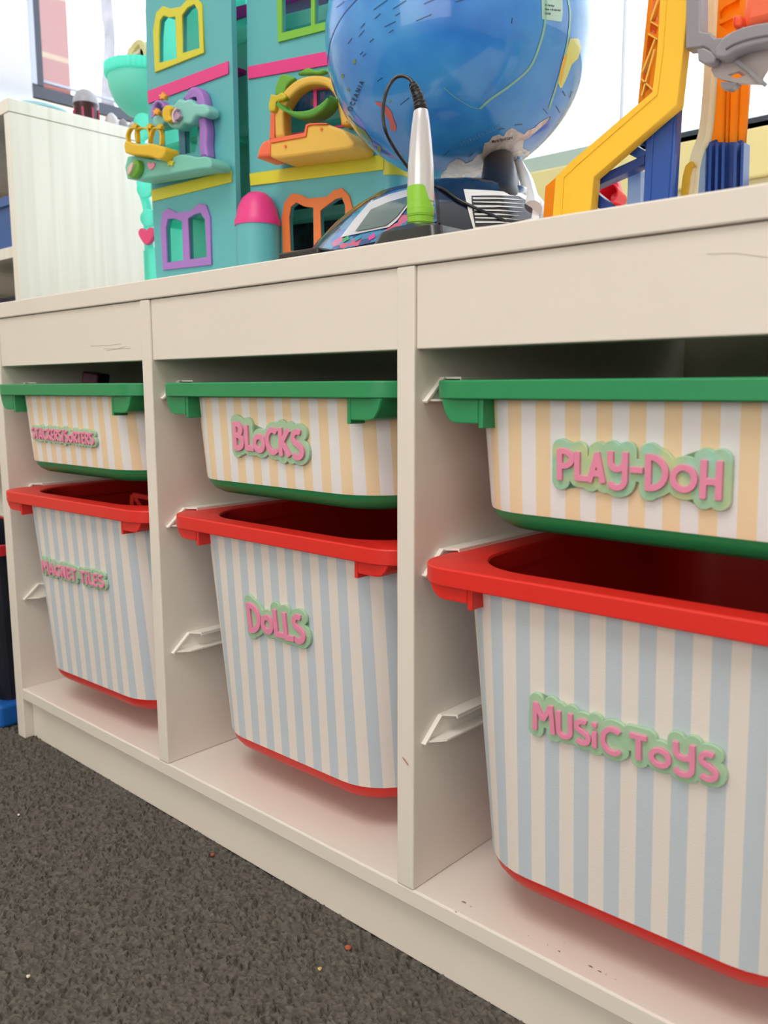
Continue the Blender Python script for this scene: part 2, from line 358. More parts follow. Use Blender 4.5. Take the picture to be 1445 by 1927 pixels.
for ti, (bx, wd, lab) in enumerate(((205, .10, 'widest bare tree trunk outside the window, left of the teal toy house'), (228, .045, 'slim bare tree outside, closest to the teal toy house'), (172, .035, 'thin crooked bare tree outside, beside the brick pier'))):
    tq = Plane((0, 4.+1.3*ti, 0), 0); b = tq.pt(bx+6, 300); t = thing('bare_tree', lab, 'tree', (b[0], b[1], 0), 'bare trees outside the left window')
    pts = [np.array([b[0]+.06*math.sin(k*1.7+ti), b[1], k*.45]) for k in range(10)]
    tube('trunk', pts, lambda s, wd=wd: wd*(1-.5*s), BARK, t, 10, 4)
    for k in range(7):
        q = pts[3+k % 6]; a = random.choice((-1, 1)); L = random.uniform(.5, .9)
        tube('branch', [q, q+np.array([a*.22*L, .02, .35*L]), q+np.array([a*.36*L, .05, .9*L]), q+np.array([a*.6*L, .05, 1.5*L])], lambda s, wd=wd: .018*(1-.8*s)+.003, BARK, t, 6, 4)
# ------------------------------------------------------------------ STORAGE FRAME
DIV = [(.0036, .0225), (.3287, .3444), (.650, .666), (.972, .990)]
ZT, ZB, DEP = .5426, .0899, .44
fr = thing('storage_bench', 'low white storage bench with three columns of sliding bins', 'storage unit', (.497, .22, FZ))
def grain(o): return o
box('top_panel', .0036, .990, -.001, DEP, ZT+.0003, .56, WHITE, fr, .0011)
for i, (a, b) in enumerate(DIV):
    if i in (0, 3): box('side_panel', a, b, 0, DEP, FZ, ZT, WHITE, fr, .0012)
    else: box('divider', a, b, 0, DEP, ZB+.0001, ZT, WHITE, fr, .0012)
box('bottom_shelf', .0227, .9718, .0006, DEP, .0755, ZB, WHITE, fr, .0014)
box('plinth', .0227, .9718, .012, .028, FZ, .0753, WHITE, fr, .0006)
for i in range(3): box('front_rail', DIV[i][1]+.0003, DIV[i+1][0]-.0003, .002, .018, .4873, ZT-.0002, WHITE, fr, .0009)
def runner(xw, s, zb):
    zt = zb+.0168; bm = bmesh.new()
    def prism(pts, ax):  # pts in (y, other) ; ax: 'x' extrudes through x
        (P, Q) = pts
        a = [bm.verts.new(p) for p in P]; b = [bm.verts.new(p) for p in Q]; n = len(a)
        bm.faces.new(a); bm.faces.new(b[::-1])
        for i in range(n): bm.faces.new((a[i], b[i], b[(i+1) % n], a[(i+1) % n]))
    X = lambda v: xw+s*v
    web = [(.0089, zb+.0002), (.0285, zt-.0003), (.4198, zt-.0003), (.4198, zb+.0002)]
    prism(([(X(.0001), y, z) for y, z in web], [(X(.0016), y, z) for y, z in web]), 'x')
    top = [(.0285, 0), (.037, .0118), (.42, .0118), (.42, 0)]
    prism(([(X(x+.0001), y, zt) for y, x in top], [(X(x+.0001), y, zt-.0014) for y, x in top]), 'z')
    bot = [(.0087, 0), (.0245, .0118), (.42, .0118), (.42, 0)]
    prism(([(X(x+.0001), y, zb) for y, x in bot], [(X(x+.0001), y, zb+.0014) for y, x in bot]), 'z')
    # slanted lip joining tip and top
    d = np.array([.0285-.0087, zt-zb]); d /= np.linalg.norm(d); n = np.array([d[1], -d[0]])*.0016
    sl = [(.0087, zb), (.0285, zt), (.0285+n[0], zt+n[1]), (.0087+n[0], zb+n[1])]
    prism(([(X(.0001), y, z) for y, z in sl], [(X(.004), y, z) for y, z in sl]), 'x')
    lip = [(.0372, zt-.0012), (.4197, zt-.0012), (.4197, zt-.003), (.0372, zt-.003)]
    prism(([(X(.0105), y, z) for y, z in lip], [(X(.0119), y, z) for y, z in lip]), 'x')
    bmesh.ops.recalc_face_normals(bm, faces=bm.faces[:])
    ob('runner', bm, RAILW, fr)
LEV = (.4521, .3290, .2030)
for i in range(3):
    for z in LEV: runner(DIV[i][1], 1, z); runner(DIV[i+1][0], -1, z)
# scuffs and chips in the foil, flat marks lying on the shelf
CHIP = mat('bare chip in foil', '#3a2a26', .9); DUST = mat('brown scuff', '#9a8672', .9)
def marks(pts, plane_z, m, nm):
    for px, py, sx_, sy_ in pts:
        bm = bmesh.new()
        d = ray(px, py); P = CP+d*((plane_z-CP[2])/d[2]); n = 7
        bm.faces.new([bm.verts.new((P[0]+math.cos(a)*sx_*random.uniform(.5, 1.2), P[1]+math.sin(a)*sy_*random.uniform(.5, 1.2), plane_z)) for a in np.linspace(0, 2*math.pi, n, endpoint=False)])
        ob(nm, bm, m, fr)
marks([(994, 1761, .0006, .0003), (1052, 1790, .0011, .0006), (1112, 1819, .002, .0006), (1128, 1828, .002, .0007), (1140, 1834, .0006, .0004), (1158, 1843, .0005, .0003), (1062, 1775, .0004, .0003), (1030, 1778, .0005, .0003)], ZB+.00015, CHIP, 'chip_mark')
marks([(873, 1698, .002, .0012), (886, 1706, .001, .0006), (858, 1716, .0009, .0006)], ZB+.00015, DUST, 'scuff_mark')
# pencil / pen scratches on the front faces (y = 0 plane)
PF = Plane((0, -.0012, 0), 0)
def scratch(pts, wd, m, nm, pl=PF): trace(nm, pl, [ribbon(pts, wd)], 0, .0001, m, fr)
scratch([(1330, 478), (1380, 476), (1445, 484)], 1.2, mat('faint pencil', '#c9bdb0', .8), 'pencil_line', Plane((0, .0018, 0), 0))
scratch([(757, 1425), (763, 1433), (768, 1440)], 1.2, mat('red pen', '#c06068', .8), 'pen_mark')
SC2 = MATS['faint pencil']
for a, b in (((170, 651), (228, 647)), ((195, 656), (245, 655)), ((200, 660), (236, 652))): scratch([a, ((a[0]+b[0])/2, (a[1]+b[1])/2+1), b], .9, SC2, 'pencil_line', Plane((0, .0018, 0), 0))
# ------------------------------------------------------------------ lettering
def arc(cx, cy, rx, ry, a0, a1, n=14): return [(cx+rx*math.cos(math.radians(a)), cy+ry*math.sin(math.radians(a))) for a in np.linspace(a0, a1, n)]
G = {
 'P': (.56, [[(.1, 0), (.1, 1)], [(.1, .94)]+arc(.2, .70, .3, .24, 90, -90)+[(.1, .46)]]),
 'L': (.46, [[(.1, 1), (.1, .09), (.48, .09)]]),
 'A': (.62, [[(.05, 0), (.3, .93)], [(.28, 1), (.5, 0)], [(.14, .3), (.44, .3)]]),
 'Y': (.62, [[(.08, 1), (.08, .8)]+arc(.28, .72, .2, .22, 180, 360)+[(.49, .72)], [(.5, 1), (.5, .22)]+arc(.27, .2, .23, .24, 0, -150)]),
 '-': (.42, [[(.0, .5), (.4, .5)]]),
 'D': (.64, [[(.1, 0), (.1, 1)], [(.1, .92)]+arc(.14, .5, .4, .42, 90, -90, 18)+[(.1, .08)]]),
 'o': (.66, [arc(.32, .36, .25, .28, 0, 360, 28)]),
 'H': (.56, [[(.1, 0), (.1, 1)], [(.46, 0), (.46, 1)], [(.1, .45), (.46, .45)]]),
 'M': (.72, [[(.08, 0), (.12, 1)], [(.12, .96), (.34, .42)], [(.34, .42), (.58, .96)], [(.58, 1), (.64, 0)]]),
 'U': (.56, [[(.08, 1), (.08, .3)]+arc(.27, .28, .19, .2, 180, 360)+[(.46, .3), (.46, 1)]]),
 'S': (.54, [arc(.28, .72, .19, .2, 55, 250, 12)+[(.3, .5)]+arc(.26, .27, .21, .2, 70, -140, 14)]),
 'i': (.24, [[(.1, 0), (.1, .62)], [(.1, .76), (.1, .95)]]),
 'C': (.62, [arc(.36, .48, .27, .4, 50, 310, 22)]),
 'T': (.56, [[(0, .88), (.52, .88)], [(.27, .88), (.27, 0)]]),
 'B': (.58, [[(.1, 0), (.1, 1)], [(.1, .94)]+arc(.2, .74, .22, .2, 90, -90, 10)+[(.1, .54)], [(.12, .54)]+arc(.2, .31, .28, .23, 90, -90, 12)+[(.1, .08)]]),
 'K': (.58, [[(.1, 0), (.1, 1)], [(.48, .95), (.14, .47)], [(.18, .5), (.5, .02)]]),
 'E': (.46, [[(.1, 0), (.1, 1)], [(.1, .92), (.42, .92)], [(.1, .5), (.38, .5)], [(.1, .08), (.42, .08)]]),
 'R': (.56, [[(.1, 0), (.1, 1)], [(.1, .94)]+arc(.2, .72, .26, .22, 90, -90, 10)+[(.1, .5)], [(.2, .5), (.48, .0)]]),
 'G': (.64, [arc(.36, .48, .27, .4, 45, 350, 22)+[(.4, .42)]]),
 'N': (.58, [[(.08, 0), (.08, 1)], [(.08, .95), (.46, .05)], [(.47, 0), (.47, 1)]]),
 '/': (.3, [[(.02, -.1), (.26, 1.05)]]),
 ' ': (.3, []),
}
def seglist(strokes, sw):
    out = []
    for st in strokes:
        for i in range(len(st)-1):
            a, b = np.array(st[i]), np.array(st[i+1]); e0, e1 = i == 0, i == len(st)-2
            closed = np.linalg.norm(np.array(st[0])-np.array(st[-1])) < 1e-6
            if closed: e0 = e1 = False
            out.append((a, b, e0, e1))
    return out
def sdf(segs, X, Y, hw, butt=True):
    D = np.full(X.shape, 9.)
    for a, b, e0, e1 in segs:
        d = b-a; L = np.linalg.norm(d); d = d/max(L, 1e-9); px, py = X-a[0], Y-a[1]; t = px*d[0]+py*d[1]; s = np.abs(-px*d[1]+py*d[0])
        tc = np.clip(t, 0, L); cap = np.hypot(t-tc, s)-hw
        if butt:
            if e0 and e1: q = np.maximum(s-hw, np.abs(t-L/2)-L/2)
            elif e0: q = np.where(t < 0, np.maximum(s-hw, -t), cap)
            elif e1: q = np.where(t > L, np.maximum(s-hw, t-L), cap)
            else: q = cap
        else: q = cap
        D = np.minimum(D, q)
    return D
def contours(D, x0, y0, h):
    """marching squares at 0, inside negative"""
    D = np.where(np.abs(D) < 1e-9, 1e-9, D); ny, nx = D.shape; nxt = {}
    ins = D < 0; c = ins[:-1, :-1].astype(int)+ins[:-1, 1:]*2+ins[1:, 1:]*4+ins[1:, :-1]*8
    T = {1: [(3, 0)], 2: [(0, 1)], 3: [(3, 1)], 4: [(1, 2)], 5: [(3, 0), (1, 2)], 6: [(0, 2)], 7: [(3, 2)], 8: [(2, 3)], 9: [(2, 0)], 10: [(2, 3), (0, 1)], 11: [(2, 1)], 12: [(1, 3)], 13: [(1, 0)], 14: [(0, 3)]}
    def ek(i, j, e): return ((i, j, 0), (i, j+1, 1), (i+1, j, 0), (i, j, 1))[e]
    def pt(k):
        i, j, t = k; a = D[i, j]
        if t == 0: b = D[i, j+1]; f = a/(a-b); return (x0+(j+f)*h, y0+i*h)
        b = D[i+1, j]; f = a/(a-b); return (x0+j*h, y0+(i+f)*h)
    for i, j in zip(*np.nonzero((c > 0) & (c < 15))):
        for a, b in T[c[i, j]]: nxt[ek(i, j, a)] = ek(i, j, b)
    loops = []
    while nxt:
        k0 = next(iter(nxt)); L = []; k = k0
        while k in nxt: L.append(pt(k)); k = nxt.pop(k)
        # smooth + decimate
        if len(L) > 8:
            A = np.array(L); A = (np.roll(A, 1, 0)+2*A+np.roll(A, -1, 0))/4; loops.append(A[::2] if len(A) > 24 else A)
    return loops
def sign(parent, text, origin, u, v, width, height, scl, margin, m_sign, sw=.19, spacing=.02):
    """text laid out from origin (left, baseline); scl gives per-letter (scale, baseline shift)"""
    x = 0; segs = []; per = []
    for i, ch in enumerate(text):
        wd, st = G[ch]; s, dy = scl[i] if i < len(scl) else (1, 0)
        st2 = [[(x+px*s, dy+py*(s if ch != 'o' else s)) for px, py in q] for q in st]
        sg = seglist(st2, sw); segs += sg; per.append(sg); x += wd*s+spacing
    k = width/x; u, v, o = (np.array(q, float) for q in (u, v, origin)); n = np.cross(u, v)
    ks = height
    def cv(sg): return [(np.array([a[0]*k, a[1]*ks]), np.array([b[0]*k, b[1]*ks]), e0, e1) for a, b, e0, e1 in sg]
    S2 = cv(segs); hw = sw*min(k, ks)*.5; P = np.array([q for a, b, _, _ in S2 for q in (a, b)])
    h = .00035; x0, y0 = P.min(0)-margin-hw-.002; x1, y1 = P.max(0)+margin+hw+.002
    X, Y = np.meshgrid(np.arange(x0, x1, h), np.arange(y0, y1, h))
    D = sdf(S2, X, Y, hw, False)-margin+.0004
    D = np.minimum(D, sdf([(S2[0][0]*np.array([1, 0])+np.array([0, ks*.42]), np.array([P[:, 0].max(), ks*.42]), 0, 0)], X, Y, margin*.9, False)); lp = contours(D, x0, y0, h)
    lp = [max(lp, key=len)]
    pl = slab('name_sign', lp[0], o, u, v, .0004, .0026, m_sign, parent, .0004)
    loops = []
    h = .00022; bm = bmesh.new(); bm.free(); ms = []
    base = None; allv = []; allf = []; off = 0
    for li, sg in enumerate(per):
        if not sg: continue
        s3 = cv(sg); P = np.array([q for a, b, _, _ in s3 for q in (a, b)])
        xa, ya = P.min(0)-hw-.001; xb, yb = P.max(0)+hw+.001
        X, Y = np.meshgrid(np.arange(xa, xb, h), np.arange(ya, yb, h))
        lp = [q for q in contours(sdf(s3, X, Y, hw, True)+.0003, xa, ya, h) if len(q) > 6]
        me, a = curvemesh(lp, .0022, .0003, 1, True)
        W = o+a[:, :1]*u+a[:, 1:2]*v+(a[:, 2:]+.0029+.00002*(li % 2))*n
        allv.append(W); allf += [[i+off for i in p.vertices] for p in me.polygons]; off += len(W); bpy.data.meshes.remove(me)
    me = bpy.data.meshes.new('lettering'); me.from_pydata(np.vstack(allv).tolist(), [], allf); me.update()
    ob('lettering', me, PINK, pl)
# ------------------------------------------------------------------ BINS
def rr(x0, x1, y0, y1, R, nc=8, ns=14):
    """rounded rectangle, starts back-left, runs down the left side, along the front, up the right, along the back"""
    p = [(x0, y1-R), (x0, y1-R-.4*(y1-y0-2*R)), (x0, y0+R+.25*(y1-y0-2*R))]
    p += [(x0+R-R*math.cos(t), y0+R-R*math.sin(t)) for t in np.linspace(0, math.pi/2, nc+1)]
    p += [(x0+R+(x1-x0-2*R)*i/ns, y0) for i in range(1, ns)]
    p += [(x1-R+R*math.sin(t), y0+R-R*math.cos(t)) for t in np.linspace(0, math.pi/2, nc+1)]
    p += [(x1, y0+R+.25*(y1-y0-2*R)), (x1, y1-R-.4*(y1-y0-2*R))]
    p += [(x1-R+R*math.cos(t), y1-R+R*math.sin(t)) for t in np.linspace(0, math.pi/2, nc+1)]
    p += [(x0+R-R*math.sin(t), y1-R+R*math.cos(t)) for t in np.linspace(0, math.pi/2, nc+1)][:-1]
    return p
NF0, NF1 = 2, 3+9+13+9+1
def bin_(kind, col, yf, yaw, label, group, signs, zsag=0):
    m = GREEN if kind == 'green' else RED; wm = GRNWRAP if kind == 'green' else REDWRAP
    x0 = DIV[col][1]+.003; x1 = DIV[col+1][0]-.003; xc = (x0+x1)/2; zb = (.4521 if kind == 'green' else .3290)+.0018; zt = zb+.0125
    H = .10 if kind == 'green' else .226; zbot = zt-H; tap = .07; ym = yf+.21
    def T(p):
        a = math.radians(yaw); dx, dy = p[0]-xc, p[1]-ym
        return (xc+dx*math.cos(a)-dy*math.sin(a), ym+dx*math.sin(a)+dy*math.cos(a), p[2])
    tname = 'shallow_bin' if kind == 'green' else 'deep_bin'
    t = thing(tname, label, 'storage bin', (xc, ym, zbot), group)
    def ring(inset, z, R, fi=None):
        fi = inset if fi is None else fi
        return [T((x, y, z)) for x, y in rr(x0+inset, x1-inset, yf+fi, yf+.42-fi, R)]
    # body: outside down, bottom, inside up
    b0 = .019; f0 = .012
    lev = [(zt-.004, 0), (zt-.03, .3), ((zt+zbot)/2, .6)]
    def out(z, extra=0, th=0): 
        k = (zt-z)*tap; return ring(b0+k+th+extra, z, max(.012, .05-extra), f0+k*.8+th+extra)
    rings = [out(zt-.002)]+[out(zt-(H-.016)*i/6) for i in range(1, 7)]
    for a in (25, 50, 75, 90):
        q = math.radians(a); rings.append(out(zbot+.016*(1-math.sin(q)), .016*(1-math.cos(q))))
    inn = [out(zbot+.002, .014, .002)]+[out(zbot+.016+(H-.02)*i/5, 0, .002) for i in range(0, 6)]
    bm = loft(bmesh.new(), rings, False, True)
    loft(bm, inn, True, False)
    bmesh.ops.recalc_face_normals(bm, faces=bm.faces[:])
    ob('body', bm, m, t, True)
    # rim: a thick flanged ring
    pr = [(0, zb+.0008), (.0003, zb+.0003), (.0008, zb), (.019, zb), (.0235, zb-.003), (.0255, zb-.003), (.0265, zt-.002), (.0255, zt-.0005), (.024, zt), (.0012, zt), (.0004, zt-.0004), (0, zt-.0012)]
    Rr = lambda ins: .030-min(ins, .02)*.2+max(0, ins-.02)*5
    rg = []
    for ins, z in pr:
        fi = ins if ins < .015 else .015+(ins-.015)*.35
        rg.append(ring(ins, z, .03 if ins < .01 else .055, fi))
    bm = loft(bmesh.new(), rg, cyc=True); ob('rim', bm, m, t, True, None, 20)
    # striped vinyl wrap around the visible front
    bm = bmesh.new(); uvl = bm.loops.layers.uv.new('UVMap'); zs = list(np.linspace(zb-.0005, zbot+.016, 6))+([zbot+.013] if kind == 'green' else [])
    rows = []
    for z in zs:
        k = (zt-z)*tap; ex = 0
        if z < zbot+.016: ex = .016*(1-math.cos(math.asin(min(1, (zbot+.016-z)/.016))))
        q = rr(x0+b0+k+ex-.0005, x1-b0-k-ex+.0005, yf+f0+k*.8+ex-.0005, yf+.40, max(.012, .05-ex))[NF0:NF1]
        s = [0]
        for i in range(1, len(q)): s.append(s[-1]+math.dist(q[i], q[i-1]))
        mid = [i for i in range(len(q))]; xs_ = [p[0] for p in q]
        j = min(range(len(q)), key=lambda i: (abs(q[i][0]-xc), q[i][1])); s0 = s[j]+(xc-q[j][0])
        rows.append(([bm.verts.new(T((p[0], p[1], z))) for p in q], [a-s0 for a in s]))
    for i in range(len(rows)-1):
        (A, sa), (B, sb) = rows[i], rows[i+1]
        for j in range(len(A)-1):
            f = bm.faces.new((B[j], B[j+1], A[j+1], A[j]))
            for lp, uu in zip(f.loops, (sb[j], sb[j+1], sa[j+1], sa[j])): lp[uvl].uv = (uu+10*.0208*2, 0)
    ob('striped_wrap', bm, wm, t, True, 'vinyl with %s stripes' % ('peach and white' if kind == 'green' else 'pale blue and cream'))
    # corner tabs hanging from the rim
    th = .0165 if kind == 'green' else .0105
    for sx in (-1, 1):
        for sy in (0, 1):
            xe = x0 if sx < 0 else x1; bm = bmesh.new(); s = -sx
            yA, yB = (yf+.0045, yf+.034) if sy == 0 else (yf+.386, yf+.4155)
            zz = zb+.0005
            P = [(.014, zz), (.017, zz-th*.55), (.021, zz-th*.9), (.026, zz-th), (.0455, zz-th), (.0455, zz)]
            rg = [[T((xe+s*a, y, z)) for a, z in P] for y in (yA, yB)]
            loft(bm, rg)
            bmesh.ops.bevel(bm, geom=bm.edges[:], offset=.0006, segments=2, affect='EDGES')
            ob('corner_tab', bm, m, t)
            if sy == 0: 
                bm = bxx(bmesh.new(), xe+s*.0455 if s > 0 else xe-.049, xe+.049 if s > 0 else xe-.0455, yA, yB, zz-th-(.003 if kind == 'green' else .004), zz, .0005)
                for vv in bm.verts: vv.co = Vector(T(vv.co))
                ob('corner_tab', bm, m, t)
    # sign on the front face
    for (txt, sxl, szl, wd, hh, rot, scl, mg, sm_, sw) in signs:
        k = lambda z: yf+f0+(zt-z)*tap*.8-.0005
        a = math.radians(yaw); u0 = np.array([math.cos(a), math.sin(a), 0]); sl = tap*.8
        v0 = np.array([math.sin(a)*sl, -math.cos(a)*sl, 1.]); v0 /= np.linalg.norm(v0)
        r = math.radians(rot); u = u0*math.cos(r)+v0*math.sin(r); v = -u0*math.sin(r)+v0*math.cos(r)
        o = np.array(T((sxl, k(szl), szl)))
        sign(t, txt, o, u, v, wd, hh, scl, mg, sm_, sw)
    return t
gg, gr = 'green rimmed shallow bins', 'red rimmed deep bins'
bin_('green', 0, -.0130, 1.2, 'shallow green-rimmed bin signed for stackers and sorters, in the left column', gg,
     [('STACKERS/SoRTERS', .0985, .4060, .132, .0125, -1, [], .0026, SIGN, .17)])
bin_('green', 1, -.0015, 0, 'shallow green-rimmed bin signed BLOCKS, in the middle column', gg,
     [('BLoCKS', .4535, .4085, .0905, .0222, -1.5, [(1.1, 0), (.95, .06), (.95, .02), (1.05, 0), (1.05, -.02), (1.1, -.08)], .0042, SIGN, .21)])
bin_('green', 2, .0035, 0, 'shallow green-rimmed bin signed for modelling dough, in the right column', gg,
     [('PLAY-DoH', .7705, .4035, .1035, .0195, -.6, [(1, .06), (.9, .1), (.95, .08), (1.05, .03), (.95, .1), (1.1, -.02), (1.15, .02), (1.12, -.1)], .0044, SIGNM, .19)])
bin_('red', 0, -.0130, 2.2, 'deep red-rimmed bin signed MAGNET TILES, in the left column', gr,
     [('MAGNET TiLES', .0985, .2510, .130, .0142, .5, [(1.1, 0)], .0030, SIGN, .17)])
bin_('red', 1, .0050, 0, 'deep red-rimmed bin signed DOLLS, in the middle column', gr,
     [('DoLLS', .4565, .2445, .0765, .0240, 3.4, [(1.15, 0), (.95, .1), (1, .05), (1, 0), (1.05, -.02)], .0042, SIGN, .21)])
bin_('red', 2, -.0110, 1.6, 'deep red-rimmed bin signed MUSIC TOYS, in the right column', gr,
     [('MUSiC ToYS', .7605, .2440, .1185, .0165, 1.2, [(1.15, .06), (1.05, .02), (1, -.02), (1.05, -.02), (1.15, -.12), (.6, 0), (1, -.02), (1, -.08), (1.1, -.06), (1.05, -.08)], .0038, SIGN, .2)])
# contents that show
tag(ob('toy_block', bxx(bmesh.new(), -.011, .011, -.014, .014, -.012, .022, .002, 2, Matrix.Translation((.058, .1, .459)) @ Matrix.Rotation(.5, 4, 'Z') @ Matrix.Rotation(.18, 4, 'Y')), mat('plum plastic', '#6a1850', .4)), 'dark plum toy block poking out of the shallow bin in the left column', 'toy block')
def lattice_tile(cx, cy, cz, rot, lab):
    t = thing('magnet_tile', lab, 'magnetic tile', (cx, cy, cz), 'magnetic tiles in the left deep bin'); L = .068
    def q(p): return np.array(Matrix.Translation((cx, cy, cz)) @ rot @ Vector(p))
    c = [(0, 0, 0), (L, 0, 0), (L, 0, L), (0, 0, L)]
    for i in range(4): bar('edge', q(c[i]), q(c[(i+1) % 4]), .006, .006, RED, t, q((0, 1, 0))-q((0, 0, 0)))
    for i in range(2): bar('brace', q(c[i]), q(c[i+2]), .005, .004, RED, t, q((0, 1, 0))-q((0, 0, 0)))
lattice_tile(.150, .085, .270, Matrix.Rotation(.35, 4, 'Z') @ Matrix.Rotation(.12, 4, 'Y'), 'red openwork magnetic tile leaning in the left deep bin, nearest the front')
lattice_tile(.205, .15, .268, Matrix.Rotation(-.4, 4, 'Z') @ Matrix.Rotation(-.1, 4, 'Y'), 'red openwork magnetic tile leaning further back in the left deep bin')
# ------------------------------------------------------------------ WOODEN SHELF on the left and what stands by it
def wood_mat():
    M = mat('pale oak laminate', '#dcd6c6', .5); nt = M.node_tree; b = nt.nodes['Principled BSDF']
    tc = nt.nodes.new('ShaderNodeTexCoord'); mp = nt.nodes.new('ShaderNodeMapping'); mp.inputs['Scale'].default_value = (60, 60, 2.5)
    n = nt.nodes.new('ShaderNodeTexNoise'); n.inputs['Scale'].default_value = 1; n.inputs['Detail'].default_value = 8; n.inputs['Distortion'].default_value = .6
    r = nt.nodes.new('ShaderNodeValToRGB'); r.color_ramp.elements[0].position = .35; r.color_ramp.elements[0].color = lin('#ece9e1'); r.color_ramp.elements[1].position = .6; r.color_ramp.elements[1].color = lin('#f6f4ee')
    nt.links.new(tc.outputs['Object'], mp.inputs[0]); nt.links.new(mp.outputs[0], n.inputs['Vector']); nt.links.new(n.outputs['Fac'], r.inputs['Fac']); nt.links.new(r.outputs['Color'], b.inputs['Base Color']); return M
WOOD = wood_mat(); WX, WY, WH = -.2, .134, .867
ws = thing('cube_shelf', 'pale wood-grain open shelf unit standing left of the white bench', 'shelf', (WX-.2, WY+.2, FZ))
box('side_panel', WX-.018, WX, WY, WY+.39, FZ, WH-.0185, WOOD, ws, .0006); box('side_panel', WX-.62, WX-.602, WY, WY+.39, FZ, WH-.0185, WOOD, ws, .0006)
box('top_panel', WX-.621, WX+.001, WY-.001, WY+.391, WH-.018, WH, WOOD, ws, .0008)
box('back_panel', WX-.6, WX-.019, WY+.384, WY+.389, FZ, WH-.019, mat('dark backing', '#3a3540', .8), ws, 0)
for z in (.045, .245, .448, .652): box('shelf_board', WX-.6015, WX-.0185, WY+.004, WY+.383, z, z+.016, WOOD, ws, .0006)
BLUEB = mat('blue moulded plastic', '#2f5ea8', .4); DKB = mat('dark navy fabric', '#23223a', .8)
def crate(x0, x1, y0, y1, z0, z1, m, lab, rimm=None):
    t = thing('storage_crate', lab, 'crate', ((x0+x1)/2, (y0+y1)/2, z0)); R = .015
    rg = [rr(x0+.008, x1-.008, y0+.008, y1-.008, R, 4, 4), rr(x0, x1, y0, y1, R, 4, 4), rr(x0+.004, x1-.004, y0+.004, y1-.004, R, 4, 4), rr(x0+.012, x1-.012, y0+.012, y1-.012, R, 4, 4)]
    zz = [z0, z1, z1, z0+.004]
    ob('body', loft(bmesh.new(), [[(a, b, z) for a, b in r] for r, z in zip(rg, zz)]), m, t)
    rim = [[(a, b, z) for a, b in rr(x0-d, x1+d, y0-d, y1+d, R, 4, 4)] for d, z in ((0, z1-.012), (.004, z1-.012), (.004, z1+.001), (-.004, z1+.001), (-.004, z1-.012))]
    ob('rim', loft(bmesh.new(), rim, cyc=True), rimm or m, t); return t
crate(-.42, -.235, .155, .45, .669, .745, BLUEB, 'blue plastic crate on the second shelf of the pale wood unit')
crate(-.42, -.235, .160, .45, .4655, .60, DKB, 'dark navy crate on the shelf below the blue one in the pale wood unit')
tb = crate(-.36, -.035, -.002, .118, FZ+.012, .262, mat('black blue plastic', '#0e1426', .5), 'dark tall toy tub with a red rim on the carpet left of the bench', mat('crimson plastic', '#c3182c', .4))
box('foot', -.365, -.030, -.007, .123, FZ, FZ+.030, mat('royal blue plastic', '#1660b8', .4), tb, .004, 'blue foot')
box('tag', -.075, -.045, -.0075, -.0065, FZ+.033, FZ+.045, YEL, tb, 0, 'yellow tag')
# on top of the wooden shelf
base = lathe('round_stand', [(.001, 0), (.040, 0), (.042, .003), (.036, .008), (.026, .012), (.001, .013)], (-.245, .2, WH+.0001), mat('teal rubber', '#7fb6bf', .5), None, 36)
for v in base.data.vertices: v.co.y = .2+(v.co.y-.2)*1.25
tag(base, 'low oval teal stand on top of the pale wood shelf', 'stand')
t = thing('domed_toy', 'small dark drum-shaped toy with a clear dome on the wood shelf', 'toy', (-.245, .36, WH))
pw = Plane((0, .40, 0), 0)
a = pw.pt(176, 222); r_ = .017; cx, cy = -.235, .272
lathe('base', [(.018, 0), (.019, .003), (.0175, .022), (.0195, .026), (.0195, .029)], (cx, cy, WH+.0002), mat('dark maroon plastic', '#3c1720', .3), t, 28)
lathe('dome', [(.0195, .0292), (.019, .036), (.015, .045), (.008, .05), (.001, .051)], (cx, cy, WH+.0002), mat('clear grey dome plastic', '#cfcdd6', .15, transl=.5), t, 28)
for k in range(8):
    an = k*math.pi/4; box('red_stripe', cx+.0188*math.cos(an)-.0012, cx+.0188*math.cos(an)+.0012, cy+.0188*math.sin(an)-.0012, cy+.0188*math.sin(an)+.0012, WH+.004, WH+.021, mat('red translucent strip', '#b0305a', .3), t, 0)
for k, (dy, r0, hx, lab) in enumerate(((.305, .011, '#c7c2c8', 'small pale grey round bead next to the domed toy'), (.326, .009, '#8a8890', 'small mid grey toy piece on the wood shelf near the toy house'), (.345, .009, '#b5b4b8', 'small light grey toy piece on the wood shelf nearest the toy house'))):
    prof = [(.001, 0), (r0*.8, 0), (r0, r0*.5), (r0*.8, r0*1.3), (r0*.3, r0*1.8), (.001, r0*1.9)]
    o = lathe('small_toy', prof, (-.218-.002*k, dy, WH+.0002), mat('bead '+hx, hx, .4), None, 16); tag(o, lab, 'toy', 'small toys on the wood shelf')
o = box('dark_tray', -.36, -.262, .14, .20, WH+.0002, WH+.010, mat('brown plastic', '#52332f', .5), None, .003); tag(o, 'low brown tray on the left end of the wood shelf top', 'tray')
